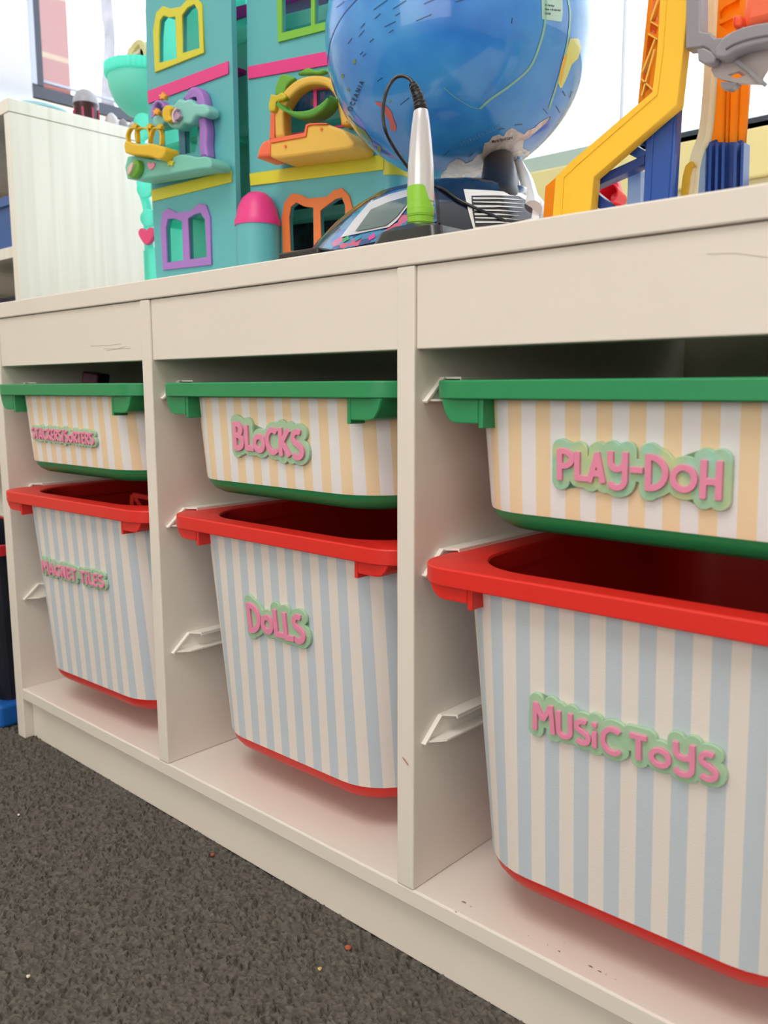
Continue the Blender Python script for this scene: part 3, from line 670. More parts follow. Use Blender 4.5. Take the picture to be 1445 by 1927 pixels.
for px, py, r, hx, lab in ((655, 1783, .0026, '#a5543c', 'reddish brown crumb on the carpet, nearest the bench plinth at the right'), (602, 1823, .0016, '#d3b26a', 'tiny yellow crumb on the carpet below the reddish one'), (400, 1608, .0022, '#8f4f3c', 'brown crumb on the carpet where it meets the plinth'), (53, 1837, .0014, '#e2d8c2', 'tiny pale crumb on the carpet, lower left'), (35, 1533, .0012, '#e6e2da', 'tiny white speck on the carpet, upper left')):
    d = ray(px, py); P = CP+d*((FZ+.001-CP[2])/d[2]); bm = bmesh.new(); bmesh.ops.create_icosphere(bm, subdivisions=2, radius=r)
    for v in bm.verts: v.co = v.co*(1+.3*noise.noise(v.co*900)); v.co.z *= .7; v.co += Vector(P)
    tag(ob('crumb', bm, mat('crumb '+hx, hx, .8)), lab, 'crumb', 'crumbs on the carpet')
#__TOYS__
# ------------------------------------------------------------------ TEAL TOY HOUSE (plain generic stand-in, same size and colours)
PL = Plane((.0473, .2, 0), 3.5); PR_ = Plane((.2449, .235, 0), 13.5)
C1 = dict(sc=3.0104); C3 = dict(sc=4.014, ox=400, oy=60); C2 = dict(sc=5.558, ox=220, oy=60)
house = thing('toy_house', 'tall teal toy house with coloured window frames, balconies and an open middle gap', 'toy house', (.22, .3, .5601))
def hs(name, pl, loops, wf, t, m, cs, **k): return trace(name, pl, loops, wf, t, m, k.pop('parent', house), k.pop('sm', 0), k.pop('bevel', 0), cs.get('sc', 1), cs.get('ox', 0), cs.get('oy', 0), **k)
def toC1(L): return L
def down(pl, px, z=.5602, w=0):
    # pixel row where the plane meets height z under column px
    lo, hi = 0, 1400
    for _ in range(40):
        mid = (lo+hi)/2
        if pl.uv(px, mid, w)[1] > z: lo = mid
        else: hi = mid
    return lo
WINL = {'yel': [[(897, 357), (898, 200), (905, 115), (925, 88), (960, 100), (992, 92), (1000, 330)], [(1030, 302), (1030, 84), (1062, 42), (1100, 22), (1120, 60), (1130, 272)]],
        'mid': [[(912, 890), (905, 735), (1012, 715), (1018, 872)], [(1050, 872), (1044, 715), (1120, 700), (1118, 800), (1104, 862)]],
        'pur': [[(944, 1487), (938, 1290), (950, 1238), (985, 1238), (1030, 1252), (1036, 1474)], [(1072, 1470), (1064, 1237), (1100, 1215), (1135, 1205), (1160, 1245), (1171, 1456)]]}
yb = down(PL, 290)*3.0104; yb2 = down(PL, 440)*3.0104
o_ = [(822, -560), (1300, -560), (1312, 150), (1340, 1240), (1352, yb2), (900, yb), (884, 1540), (858, 1070), (834, 520), (824, 20)]
hs('front_wall', PL, [o_]+sum(WINL.values(), []), 0, .0075, TEAL, C1, label='left wing wall')
hs('window_frame', PL, [[(876, 410), (866, 170), (884, 70), (920, 34), (965, 48), (1022, 38), (1060, -4), (1105, -14), (1140, 18), (1154, 298)]]+WINL['yel'], .0025, .0027, YEL, C1, bevel=.0005, label='yellow window frame')
hs('window_frame', PL, [[(922, 1530), (908, 1290), (916, 1205), (950, 1178), (1000, 1205), (1080, 1192), (1125, 1152), (1165, 1160), (1188, 1230), (1196, 1500)]]+WINL['pur'], .0025, .0027, PURP, C1, bevel=.0005, label='lilac window frame')
hs('wall_band', PL, [[(835, 515), (1290, 345), (1292, 417), (838, 587)]], .002, .0021, HOT, C1, bevel=.0003, label='pink band')
hs('wall_band', PL, [[(855, 1077), (1306, 965), (1309, 1031), (862, 1142)]], .002, .0021, YEL, C1, bevel=.0003, label='yellow band')
hs('window_post', PL, [[(1016, 875), (1010, 715), (1044, 705), (1050, 872)]], .0005, .002, mat('slate blue plastic', '#4f86ad', .4), C1)
# inside of the left wing: translucent shell and floors
def hb(name, pl, u0, u1, w0, w1, z0, z1, m):
    P = [pl.P(u, z, w) for z in (z0, z1) for u, w in ((u0, w0), (u1, w0), (u1, w1), (u0, w1))]
    bm = bmesh.new(); v = [bm.verts.new(tuple(p)) for p in P]
    for f in ((3, 2, 1, 0), (4, 5, 6, 7), (0, 1, 5, 4), (1, 2, 6, 5), (2, 3, 7, 6), (3, 0, 4, 7)): bm.faces.new([v[i] for i in f])
    bmesh.ops.recalc_face_normals(bm, faces=bm.faces[:]); return ob(name, bm, m, house)
AQL = mat('thin translucent aqua shell', '#bcfff4', .4, transl=.65)
uL0 = PL.uv(273, 100)[0]; uL1 = PL.uv(440, 100)[0]
hb('back_wall', PL, uL0+.004, uL1-.045, -.062, -.060, .5602, 1.02, AQL)
hb('side_wall', PL, uL0+.002, uL0+.004, -.060, -.008, .5602, 1.02, AQL)
hb('inner_wall', PL, uL0+.072, uL0+.074, -.060, -.008, .5602, 1.02, AQL)
for z, m_ in ((.5602, AQUA), (.672, AQUA), (.764, AQUA), (.846, MAG)): hb('floor_slab', PL, uL0+.002, uL1-.045, -.060, -.008, z, z+.005, m_)
# lilac arch, cloud and star ornament round the middle left window
hs('arch', PL, [ribbon([(365, 900), (375, 780), (410, 730), (450, 735), (480, 790)], 34, 4)], .012, .012, PURP, C2, bevel=.002)
hs('arch', PL, [ribbon([(715, 720), (770, 630), (810, 610), (850, 660), (875, 780), (878, 900), (895, 1030), (890, 1180), (905, 1310)], 78, 4)], .014, .014, PURP, C2, bevel=.003)
hs('cloud', PL, [[(380, 980), (372, 890), (440, 850), (480, 790), (530, 755), (590, 760), (640, 700), (700, 715), (760, 700), (810, 750), (900, 750), (945, 790), (950, 850), (900, 885), (820, 880), (760, 960), (690, 960), (640, 1010), (560, 1000), (500, 940), (450, 990)]], .022, .018, mat('pale teal plastic', '#86cbc6', .4), C2, sm=4, bevel=.003)
hs('moon', PL, [[(505, 765), (545, 770), (570, 800), (555, 830), (550, 880), (565, 920), (530, 945), (490, 930), (468, 870), (478, 800)]], .030, .008, GOLD, C2, sm=3, bevel=.002)
hs('ring', PL, [ribbon([(620, 795), (585, 840), (580, 900), (595, 945)], 14, 4)], .030, .006, mat('pale pink plastic', '#dcc6d8', .4), C2)
hs('ring', PL, [[(612, 820), (640, 850), (655, 880), (630, 915), (600, 910)]], .028, .005, mat('mauve plastic', '#b79bb6', .4), C2, sm=3)
def star(cx, cy, r, k=.5, rot=-90): return [(cx+r*(1 if i % 2 == 0 else k)*math.cos(math.radians(rot+36*i)), cy+r*(1 if i % 2 == 0 else k)*math.sin(math.radians(rot+36*i))) for i in range(10)]
APR2 = mat('amber plastic', '#f4a83c', .4)
hs('star', PL, [star(470, 672, 46)], .030, .006, APR2, C2, bevel=.001); hs('star', PL, [star(403, 835, 44)], .030, .006, APR2, C2, bevel=.001)
# balcony under it
hs('balcony', PL, [[(110, 1300), (300, 1310), (440, 1345), (520, 1300), (570, 1310), (660, 1280), (760, 1290), (830, 1310), (890, 1300), (950, 1310), (980, 1360), (978, 1425), (850, 1435), (370, 1520), (105, 1535)]], .036, .030, MINT, C2, sm=2, bevel=.002, label='mint balcony with wavy edge')
hs('heart', PL, [[(350, 1440), (318, 1400), (325, 1372), (345, 1368), (355, 1380), (372, 1365), (390, 1378), (388, 1405)]], .038, .003, mat('rose plastic', '#f09ab8', .4), C2, sm=2)
hs('star', PL, [star(556, 1368, 42, .55)], .038, .003, YEL, C2)
hs('round_badge', PL, [[(110, 1500), (105, 1440), (140, 1370), (185, 1335), (215, 1350), (222, 1430), (190, 1500), (150, 1530)]], .045, .009, LEAF, C2, sm=3, bevel=.002)
hs('round_badge_face', PL, [[(108, 1470), (112, 1420), (150, 1370), (165, 1380), (150, 1440), (120, 1490)]], .048, .003, mat('pale pink face', '#d8c0b8', .5), C2, sm=3)
# golden carriage on the balcony: openwork basket
car = [[(80, 1140), (160, 1165), (260, 1175), (360, 1165), (440, 1190), (495, 1210), (490, 1290), (440, 1335), (330, 1300), (200, 1290), (85, 1265)]]
hs('basket', PL, car, .050, .022, GOLD, C2, sm=2, bevel=.002)
for p in ([(110, 1160), (100, 1080), (130, 1010), (180, 1000), (200, 1060), (205, 1160)], [(205, 1160), (190, 1060), (215, 1010), (270, 1000), (320, 1020), (335, 1100), (330, 1160)], [(330, 1160), (345, 1080), (370, 1010), (430, 1010), (455, 1080), (450, 1180)]):
    hs('basket_hoop', PL, [ribbon(p, 15, 4)], .048, .005, GOLD, C2)
for x, y in ((180, 985), (335, 985), (440, 990)): hs('basket_star', PL, [star(x, y, 34)], .050, .005, GOLD, C2)
# main block on the right, turned a little more to the front
RW = {'low': [[(585, 1655), (577, 1400), (590, 1320), (630, 1288), (690, 1318), (760, 1328), (764, 1648)], [(820, 1640), (812, 1350), (870, 1305), (930, 1262), (975, 1250), (1000, 1310), (1003, 1600)]],
      'mid': [[(560, 772), (575, 560), (620, 460), (760, 440), (765, 745)], [(790, 735), (785, 440), (900, 430), (960, 560), (985, 700)]]}
yb = down(PR_, 470); yb2 = down(PR_, 722)
def c3(x, y): return ((x-400)*4.014, (y-60)*4.014)
o_ = [c3(462, -190), c3(722, -190), c3(722, yb2), c3(474, yb), (300, 1500), (285, 1160), (275, 800), (262, 240)]
toplite = [c3(530, -60), c3(530, 62), c3(585, 48), c3(585, -60)]; toplite2 = [c3(592, -60), c3(592, 46), c3(640, 34), c3(640, -60)]
hs('front_wall', PR_, [o_, toplite, toplite2]+sum(RW.values(), []), 0, .0075, TEAL, C3, label='main block wall')
hs('window_frame', PR_, [[c3(519, -70), c3(523, 79), c3(605, 58), c3(650, 46), c3(650, -70)], toplite, toplite2], .0025, .0027, mat('grass green plastic', '#7cc043', .4), C3, label='green window frame')
hs('window_frame', PR_, [[(530, 1712), (521, 1400), (540, 1290), (595, 1220), (655, 1225), (720, 1258), (860, 1245), (915, 1195), (975, 1178), (1030, 1235), (1055, 1330), (1052, 1700)]]+RW['low'], .0025, .0027, mat('burnt orange plastic', '#e67a3c', .4), C3, sm=0, bevel=.0005, label='orange window frame')
hs('window_frame', PR_, [[(545, 780), (560, 540), (610, 420), (900, 395), (980, 540), (1000, 715)]]+RW['mid'], .0022, .0024, HOT, C3, label='magenta window frame')
hs('wall_band', PR_, [[(264, 262), (1300, 60), (1300, 175), (268, 356)]], .002, .0021, HOT, C3, bevel=.0003, label='pink band')
hs('wall_band', PR_, [[(277, 1070), (1290, 925), (1290, 1040), (285, 1162)]], .002, .0021, YEL, C3, bevel=.0003, label='yellow band')
# rounded right corner and side wall of the main block
uR = PR_.uv(722, 350)[0]
def cornerpiece(name, z0, z1, m, ex=0, r=.018):
    pts = [(uR, ex)]+[(uR+(r+ex)*math.sin(t), -r+(r+ex)*math.cos(t)) for t in np.linspace(.1, math.pi/2, 8)]+[(uR+r+ex, -.09)]
    inn = [(u-.0, w-.004) if i == 0 else (uR+(u-uR)*.8, w*1.0-.003*(i < 5)) for i, (u, w) in enumerate(pts)]
    bm = bmesh.new(); rg = [[PR_.P(u, z, w) for u, w in pts+inn[::-1]] for z in (z0, z1)]; loft(bm, rg); return ob(name, bm, m, house, True)
cornerpiece('corner_wall', .5602, .95, TEAL)
cornerpiece('corner_band', PR_.uv(722, 60+985/4.014)[1]-.0135, PR_.uv(722, 60+985/4.014)[1]+.006, YEL, .001)
# inside of the main block: floors, picture panels, lit shelves
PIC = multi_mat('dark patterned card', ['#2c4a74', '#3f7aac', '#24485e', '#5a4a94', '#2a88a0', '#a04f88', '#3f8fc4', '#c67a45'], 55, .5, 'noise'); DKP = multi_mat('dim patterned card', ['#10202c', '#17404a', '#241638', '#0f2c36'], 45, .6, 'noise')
u0, u1 = PR_.uv(430, 200)[0], PR_.uv(724, 200)[0]; uP = PR_.uv(434, 200, -.075)[0]
zq = [PR_.uv(455, py, -.075)[1] for py in (246, 80)]
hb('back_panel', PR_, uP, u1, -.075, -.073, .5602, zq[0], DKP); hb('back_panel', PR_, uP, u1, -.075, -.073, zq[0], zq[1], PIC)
hb('back_panel', PR_, uP, u1, -.075, -.073, zq[1], zq[1]+.12, AQUA)
def zof(px, py, w): return PR_.uv(px, py, w)[1]
for py, h_, m_ in ((395, .011, AQL), (246, .011, AQL), (62, .016, AQL), (20, .012, MAG)):
    z = zof(455 if py < 300 else 630, py, -.045); hb('floor_slab', PR_, uP+.004, u1-.002, -.072, -.045, z-h_/2, z+h_/2, m_)
hb('inner_wall', PR_, u0+.115, u0+.117, -.072, -.009, .5602, .62, mat('plum card', '#4a2060', .5))
# taco-like arch, hammock and yellow balcony round the middle right window
hs('arch', PR_, [ribbon([(445, 810), (450, 700), (455, 600), (480, 520)], 40, 4)], .010, .010, CORAL, C3, bevel=.002)
hs('arch', PR_, [ribbon([(505, 795), (500, 690), (505, 580), (560, 470), (650, 390), (760, 360), (870, 380), (950, 470), (985, 600), (1000, 700)], 68, 4)], .018, .018, APR, C3, bevel=.003)
hs('leaf', PR_, [[(470, 470), (485, 370), (520, 320), (570, 325), (615, 350), (560, 400), (530, 470)]], .012, .008, LEAF, C3, sm=3, bevel=.002)
hs('leaf', PR_, [[(640, 320), (680, 285), (720, 268), (780, 290), (830, 275), (850, 300), (800, 318), (740, 315)]], .012, .008, LEAF, C3, sm=3, bevel=.002)
hs('bow', PR_, [[(430, 500), (440, 470), (480, 475), (520, 455), (550, 480), (540, 510), (480, 530), (470, 590), (430, 600), (418, 560)]], .024, .010, mat('olive yellow plastic', '#cdb92c', .4), C3, sm=3, bevel=.002)
hs('hammock', PR_, [[(475, 520), (540, 575), (620, 595), (720, 585), (800, 545), (885, 475), (870, 540), (810, 610), (720, 650), (620, 645), (540, 600), (490, 555)]], .034, .022, mat('fresh green plastic', '#66b34a', .4, transl=.25), C3, sm=3, bevel=.003)
hs('balcony', PR_, [[(435, 835), (700, 785), (712, 705), (760, 695), (860, 695), (985, 735), (1070, 830), (1060, 868), (1010, 885), (480, 958), (445, 950), (432, 940)]], .046, .044, APR, C3, bevel=.003, label='yellow balcony')
hs('balcony_end', PR_, [[(345, 880), (375, 830), (420, 808), (437, 830), (437, 935), (370, 945), (330, 950)]], .046, .040, CORAL, C3, bevel=.003)
hs('balcony_trim', PR_, [[(436, 808), (690, 762), (705, 700), (735, 690), (860, 688), (865, 696), (740, 700), (715, 712), (702, 790), (436, 838)]], .0475, .0478, CORAL, C3)
for x, y in ((818, 732), (545, 862)): hs('screw_cap', PR_, [[(x+9*math.cos(a), y+12*math.sin(a)) for a in np.linspace(0, 6.28, 10, endpoint=False)]], .0478, .001, CORAL, C3)
# domed silo between the wings
sc_ = PR_.pt(485, 430, .016); rs = .0255
si = lathe('silo', [(rs, .5602), (rs, zof(485, 421, .016))], (sc_[0], sc_[1], 0), TEAL, house, 36)
dz = zof(485, 421, .016)
lathe('silo_dome', [(rs+.0012, dz-.003), (rs+.0014, dz+.003), (rs*.98, dz+.006), (rs*.9, dz+.017), (rs*.68, dz+.028), (rs*.4, dz+.034), (.001, dz+.0365)], (sc_[0], sc_[1], 0), HOT, house, 36)
# hanging flower bowl, slide ring and vine on the far left edge
PV = Plane((0, .245, 0), 0)
bc = PV.pt(266, 150); rb = PV.pt(266, 150)[0]-PV.pt(196, 150)[0]; rb = .047
zt_, zb_ = float(PV.pt(240, 140)[2]), float(PV.pt(262, 224)[2]); hh = zt_-zb_
bt = thing('flower_bowl', '', '', tuple(bc)) if False else house
lathe('hanging_bowl', [(.004, zb_), (rb*.45, zb_+hh*.06), (rb*.75, zb_+hh*.25), (rb*.92, zb_+hh*.55), (rb*.96, zb_+hh*.8), (rb*.93, zb_+hh*.8), (rb*.7, zb_+hh*.3), (.003, zb_+hh*.1)], (bc[0], bc[1], 0), mat('aqua translucent soft', '#9eeee2', .35, transl=.5), house, 48, cap=False)
bm = bmesh.new()
rim = [(0.97, .78), (1.02, .8), (1.03, 1.0), (.96, 1.0), (.95, .8)]
rgs = []
for f, h_ in rim: rgs.append([(bc[0]+rb*f*(1+(.012 if (k % 4 < 3) else -.008))*math.cos(k*2*math.pi/160), bc[1]+rb*f*(1+(.012 if (k % 4 < 3) else -.008))*math.sin(k*2*math.pi/160), zb_+hh*h_) for k in range(160)])
loft(bm, rgs, cyc=True); ob('bowl_rim', bm, AQUA, house)
for k, (mm, wd, ins) in enumerate(((mat('cream ring plastic', '#e9e3b0', .4, transl=.4), 60, 0), (mat('pale ring plastic', '#f1eedd', .4, transl=.4), 34, 44))):
    hs('slide_arch', Plane((0, .262, 0), 0), [ribbon([(695+ins, 420), (725+ins*.6, 320), (765+ins*.3, 250+ins), (795, 240+ins), (808-ins*.1, 290+ins*.6), (808-ins*.4, 420)], wd*.45, 4)], 0, .02, mm, C1)
hs('slide_arch', Plane((0, .270, 0), 0), [ribbon([(800, 240), (822, 300), (828, 430)], 16, 4)], 0, .02, mat('coral ring', '#f0506c', .4, transl=.3), C1)
Pv2 = Plane((0, .225, 0), 0)
def v2(x, y, w=0): return Pv2.pt(x/3.0104, y/3.0104, w)
tube('vine', [v2(800, 660), v2(790, 760), v2(815, 900), v2(800, 1040), v2(835, 1180), v2(840, 1330), v2(850, 1480), v2(862, down(Pv2, 288)*3.0104)], .0062, AQUA, house, 12, 5)
for x, y, r in ((800, 690, 46), (798, 760, 32), (815, 1070, 44), (835, 1235, 44)):
    hs('vine_leaf', Pv2, [[(x+r*math.cos(a), y+r*1.15*math.sin(a)) for a in np.linspace(0, 6.28, 24, endpoint=False)]], .010, .005, AQUA, C1, bevel=.0015)
hs('vine_panel', Pv2, [[(812, 1420), (880, 1400), (895, 1590), (900, down(Pv2, 297)*3.0104), (830, down(Pv2, 276)*3.0104), (818, 1560)]], .006, .004, AQUA, C1)
hs('heart', Pv2, [[(826, 1388), (788, 1340), (783, 1308), (800, 1292), (822, 1306), (845, 1288), (868, 1300), (866, 1340)]], .016, .006, mat('cerise plastic', '#f04484', .4), C1, sm=3, bevel=.001)
# ------------------------------------------------------------------ GLOBE
GC = np.array([.5205, .2317, .7845]); GR = .124
gl = thing('globe', 'large glossy blue globe on a dark base in front of the teal toy house', 'globe', (.55, .17, .5601))
bm = bmesh.new(); bmesh.ops.create_uvsphere(bm, u_segments=96, v_segments=64, radius=GR); bmesh.ops.translate(bm, verts=bm.verts[:], vec=Vector(GC))
SEA = multi_mat('glossy printed sea', ['#2a74d6', '#2f86e2', '#3f98e6', '#2f82dc'], 9, .16, 'noise', coat=.45)
ob('ball', bm, SEA, gl, True)
def onball(px, py, off=.0003):
    d = ray(px, py); d = d/np.linalg.norm(d); oc = CP-GC; b = d@oc; disc = b*b-(oc@oc-(GR+off)**2)
    if disc < 0: # just outside: nearest limb point
        P = CP-d*b; q = P-GC; return GC+q/np.linalg.norm(q)*(GR+off)
    return CP+d*(-b-math.sqrt(disc))
G5 = 1445/530
def g5(L): return [(600+x/G5, y/G5) for x, y in L]
ICE = multi_mat('printed ice', ['#cfc4bf', '#e2d8d2', '#bfb4b4', '#ddd4cf'], 60, .25, 'noise', coat=.6)
draped('landmass', g5([(622, 925), (628, 890), (655, 870), (668, 840), (705, 815), (735, 822), (752, 838), (785, 826), (812, 795), (838, 785), (850, 735), (872, 728), (892, 700), (925, 690), (948, 700), (962, 672), (990, 655), (1020, 672), (1052, 690), (1072, 668), (1108, 655), (1135, 628), (1185, 600), (1165, 632), (1130, 662), (1085, 702), (1052, 722), (1045, 760), (1082, 778), (1078, 810), (1045, 850), (1020, 872), (960, 880), (880, 880), (840, 880), (790, 915), (740, 938), (680, 932)]), onball, ICE, gl, 9, 'pale grey southern continent')
draped('landmass', g5([(285, 520), (330, 528), (372, 572), (380, 602), (398, 650), (392, 675), (368, 668), (362, 625), (342, 590), (335, 558), (300, 540)]), lambda x, y: onball(x, y, .0004), mat('printed red', '#c9483f', .25, coat=.6), gl, 9, 'red islands')
draped('landmass', g5([(108, 580), (150, 592), (190, 640), (235, 668), (262, 705), (280, 752), (268, 776), (228, 770), (190, 738), (150, 680), (118, 620)]), onball, mat('printed green', '#3f7f55', .25, coat=.6), gl, 9, 'green continent')
draped('landmass', g5([(1236, 452), (1228, 420), (1240, 360), (1262, 290), (1290, 198), (1330, 196), (1348, 240), (1330, 300), (1298, 330), (1275, 392), (1248, 450)]), onball, mat('printed pale yellow', '#d8d77c', .25, coat=.6), gl, 9, 'yellow green continent')
draped('landmass', g5([(1240, 440), (1232, 400), (1240, 350), (1258, 285), (1275, 280), (1262, 340), (1250, 400)]), lambda x, y: onball(x, y, .0005), mat('printed orange', '#e8b23a', .25, coat=.6), gl, 9, 'orange coast strip')
for x, y, s_ in ((120, 390, 9), (182, 315, 10), (150, 462, 8), (310, 765, 12), (365, 520, 7)):
    draped('islet', g5([(x+s_*math.cos(a)*random.uniform(.6, 1.2), y+s_*1.4*math.sin(a)*random.uniform(.6, 1.2)) for a in np.linspace(0, 6.28, 8, endpoint=False)]), lambda x, y: onball(x, y, .0004), mat('printed olive', '#75934c', .3), gl, 5)
# sea current line and map rectangle
def gline(pts, wd, m_, nm): 
    p = crom([np.array(q, float) for q in g5(pts)], 8); draped_l(ribbon(p, wd), p, wd, m_, nm)
def draped_l(loop, p, wd, m_, nm):
    bm = bmesh.new(); A, B = loop[:len(p)], loop[len(p):][::-1]
    a = [bm.verts.new(tuple(onball(*q, .00035))) for q in A]; b = [bm.verts.new(tuple(onball(*q, .00035))) for q in B]
    for i in range(len(a)-1): bm.faces.new((a[i], a[i+1], b[i+1], b[i]))
    bmesh.ops.recalc_face_normals(bm, faces=bm.faces[:]); ob(nm, bm, m_, gl, True)
PALE = mat('printed pale green line', '#86bfae', .25, coat=.6)
gline([(1165, -20), (1160, 120), (1130, 240), (1080, 350), (980, 440), (880, 510), (828, 558)], 4.2, PALE, 'printed_line')
gline([(1275, -20), (1290, 80), (1272, 240), (1225, 420), (1180, 560)], 3.5, PALE, 'printed_line')
gline([(828, 558), (780, 548), (700, 500), (640, 450)], 1.2, PALE, 'printed_line')
gline([(200, -10), (120, 80), (60, 200), (40, 330)], 1.6, mat('printed deep blue line', '#1a4f9c', .25, coat=.6), 'printed_line')
draped('legend_card', g5([(1140, -60), (1248, -60), (1252, 60), (1245, 112), (1145, 98)]), onball, mat('printed pale card', '#a9cfc0', .25, coat=.6), gl, 9)
INK = mat('printed ink', '#17233c', .3); INKW = mat('printed faint ink', '#5fa3da', .3); INKG = mat('printed grey ink', '#4a4446', .3)
def gtext(txt, x, y, size, ang, m_, stretch=1., bend=0):
    cu = bpy.data.curves.new('t', 'FONT'); cu.body = txt; cu.size = 1; cu.offset = .018; o = bpy.data.objects.new('t', cu); me = bpy.data.meshes.new_from_object(o)
    bpy.data.objects.remove(o); bpy.data.curves.remove(cu); a = math.radians(ang); s_ = size
    for v in me.vertices:
        u, w = v.co.x*s_*stretch, v.co.y*s_; w += bend*u*u
        px, py = x+u*math.cos(a)-w*math.sin(a)*-1*-1, y-u*math.sin(a)-w*math.cos(a)
        v.co = Vector(onball(px, py, .00055))
    return ob('printed_text', me, m_, gl)
gtext('O C E A N I A', 600+165/G5, 575/G5, 13, 66, INK, .78)
gtext('S O U T H E R N  O C E A N', 600+730/G5, 752/G5, 9.5, 25, INKW, .72, .0002)
gtext('Marie Byrd Land', 600+888/G5, 735/G5, 7.8, 12, INKG, .78)
for i, (x, y, a, n) in enumerate(((90, 40, 38, 9), (282, 52, 36, 15), (380, 48, 33, 14), (392, 82, 28, 5), (540, 22, 24, 12), (288, 98, 44, 7), (500, 110, 24, 15), (338, 140, 27, 11), (360, 170, 34, 5), (262, 218, 44, 5), (205, 190, 50, 8), (215, 145, 50, 6), (212, 282, 45, 4), (228, 292, 50, 4), (420, 540, 40, 10), (300, 420, 35, 6), (470, 705, 45, 9), (640, 800, 40, 7), (770, 808, 38, 5), (920, 668, 10, 6), (1005, 645, 5, 7), (1150, 560, -50, 6), (1215, 545, -60, 7), (1290, 500, 70, 6), (700, 12, 15, 10), (150, 225, 55, 6), (990, 120, 80, 5), (1250, 470, -60, 5), (1180, 620, 60, 4))):
    pts = []; ar = math.radians(a); L = n*4.2/G5*1.4; x0, y0 = 600+x/G5, y/G5
    for k in range(n):
        t0, t1 = k/n, (k+.7)/n; h_ = 2.2/1.3
        bmp = [(x0+L*t0*math.cos(ar), y0-L*t0*math.sin(ar)), (x0+L*t1*math.cos(ar), y0-L*t1*math.sin(ar)), (x0+L*t1*math.cos(ar)-h_*math.sin(ar), y0-L*t1*math.sin(ar)-h_*math.cos(ar)), (x0+L*t0*math.cos(ar)-h_*math.sin(ar), y0-L*t0*math.sin(ar)-h_*math.cos(ar))]
        pts.append(bmp)
    bm = bmesh.new()
    for q in pts: bm.faces.new([bm.verts.new(tuple(onball(*c, .0005))) for c in q])
    ob('printed_text', bm, INK, gl)
for k in range(4):
    gtext(['A. Geology', 'Scale 1:48 000 000', 'C2008', 'Legend'][k], 600+(1160)/G5, (34+k*22)/G5-2, 5.2, -6, INK, .75) if k < 3 else None
# base
Cc = np.array([.555, .165, 0]); e1 = np.array([.738, .675, 0]); e2 = np.array([-.675, .738, 0])
def ell(a, b, sh, z, sh2=0, n=56): return [Cc+e1*(sh+a*math.cos(t)*(1 if math.cos(t) > 0 else 1))+e2*(sh2+b*math.sin(t))+np.array([0, 0, z]) for t in np.linspace(0, 2*math.pi, n, endpoint=False)]
prof = [(.118, .098, -.006, .5602), (.119, .099, -.006, .566), (.116, .096, -.005, .574), (.108, .087, -.001, .589), (.098, .077, .004, .604), (.086, .064, .009, .618), (.071, .050, .014, .630), (.048, .033, .018, .6375), (.018, .012, .020, .640)]
rg = [ell(a, b, s_, z, .004*k/8) for k, (a, b, s_, z) in enumerate(prof)]
bm = loft(bmesh.new(), rg); bvh = BVHTree.FromBMesh(bm); ob('base', bm, NAVY, gl, True, 'dark navy domed base')
def onbase(px, py, off=.0006):
    d = Vector(ray(px, py)).normalized(); h_ = bvh.ray_cast(Vector(CP), d)
    return None if h_[0] is None else np.array(h_[0]+h_[1]*off)
def ob_(o): return lambda x, y: onbase(x, y, o)
PANEL = multi_mat('printed activity panel', ['#24427c', '#2f6ab0', '#3b7fae', '#3a78a8', '#2f6ab0', '#24427c', '#c0567e', '#4a9a7a'], 110, .2, coat=.7)
G4 = 1445/560
def g4(L): return [(500+x/G4, 200+y/G4) for x, y in L]
draped('activity_panel', g4([(262, 705), (330, 622), (430, 520), (520, 455), (620, 415), (690, 398), (820, 410), (830, 560), (700, 620), (500, 668), (330, 705)]), onbase, PANEL, gl, 8, 'colourful printed panel')
draped('display_bezel', g4([(368, 642), (430, 560), (505, 475), (600, 435), (700, 408), (700, 480), (640, 560), (602, 592), (480, 618)]), ob_(.0014), SILV, gl, 6)
draped('display', g4([(440, 616), (515, 512), (600, 475), (700, 445), (698, 470), (640, 545), (590, 586), (500, 606)]), ob_(.0021), mat('dark display glass', '#4d6464', .08, coat=1), gl, 6)
for k, (x, hx) in enumerate(((375, '#3fa06a'), (432, '#2f8fae'), (500, '#d23f93'), (560, '#d0d24a'), (600, '#c24a34'))):
    draped('button', g4([(x, 650-k*5), (x+30, 632-k*5), (x+34, 650-k*5), (x+4, 668-k*5)]), ob_(.0012), mat('button '+hx, hx, .3), gl, 8)
SWO = mat('brushed silver trim', '#d9d9dc', .2, metal=.3)
draped('side_trim', g4([(960, 405), (1100, 412), (1240, 425), (1290, 450), (1330, 505), (1320, 560), (1180, 590), (1010, 605), (985, 520)]), onbase, mat('white gloss trim', '#e8e8ea', .15, coat=.5), gl, 7)
draped('side_recess', g4([(997, 440), (1110, 438), (1225, 440), (1262, 462), (1292, 505), (1285, 545), (1180, 572), (1016, 590), (1003, 520)]), ob_(.0011), mat('dark recess', '#20222e', .15, coat=.5), gl, 7)
for k in range(7):
    y = 450+k*19; draped('side_streak', g4([(1003+k*2, y), (1130, y+1), (1250+k*3 if k < 3 else 1262-k*6, y+12), (1140, y+9), (1004+k*2, y+(6 if k % 2 else 10))]), ob_(.0016), SWO, gl, 9)
draped('base_seam', g4([(822, 420), (838, 420), (848, 570), (838, 575)]), ob_(.0012), BLACK, gl, 8)
ft = Plane((0, .012, 0), 0)
a = ft.pt(538, 500); b = ft.pt(596, 480)
box('foot', float(a[0]), float(b[0])+.01, .004, .03, .5602, .5655, BLACK, gl, .0015)
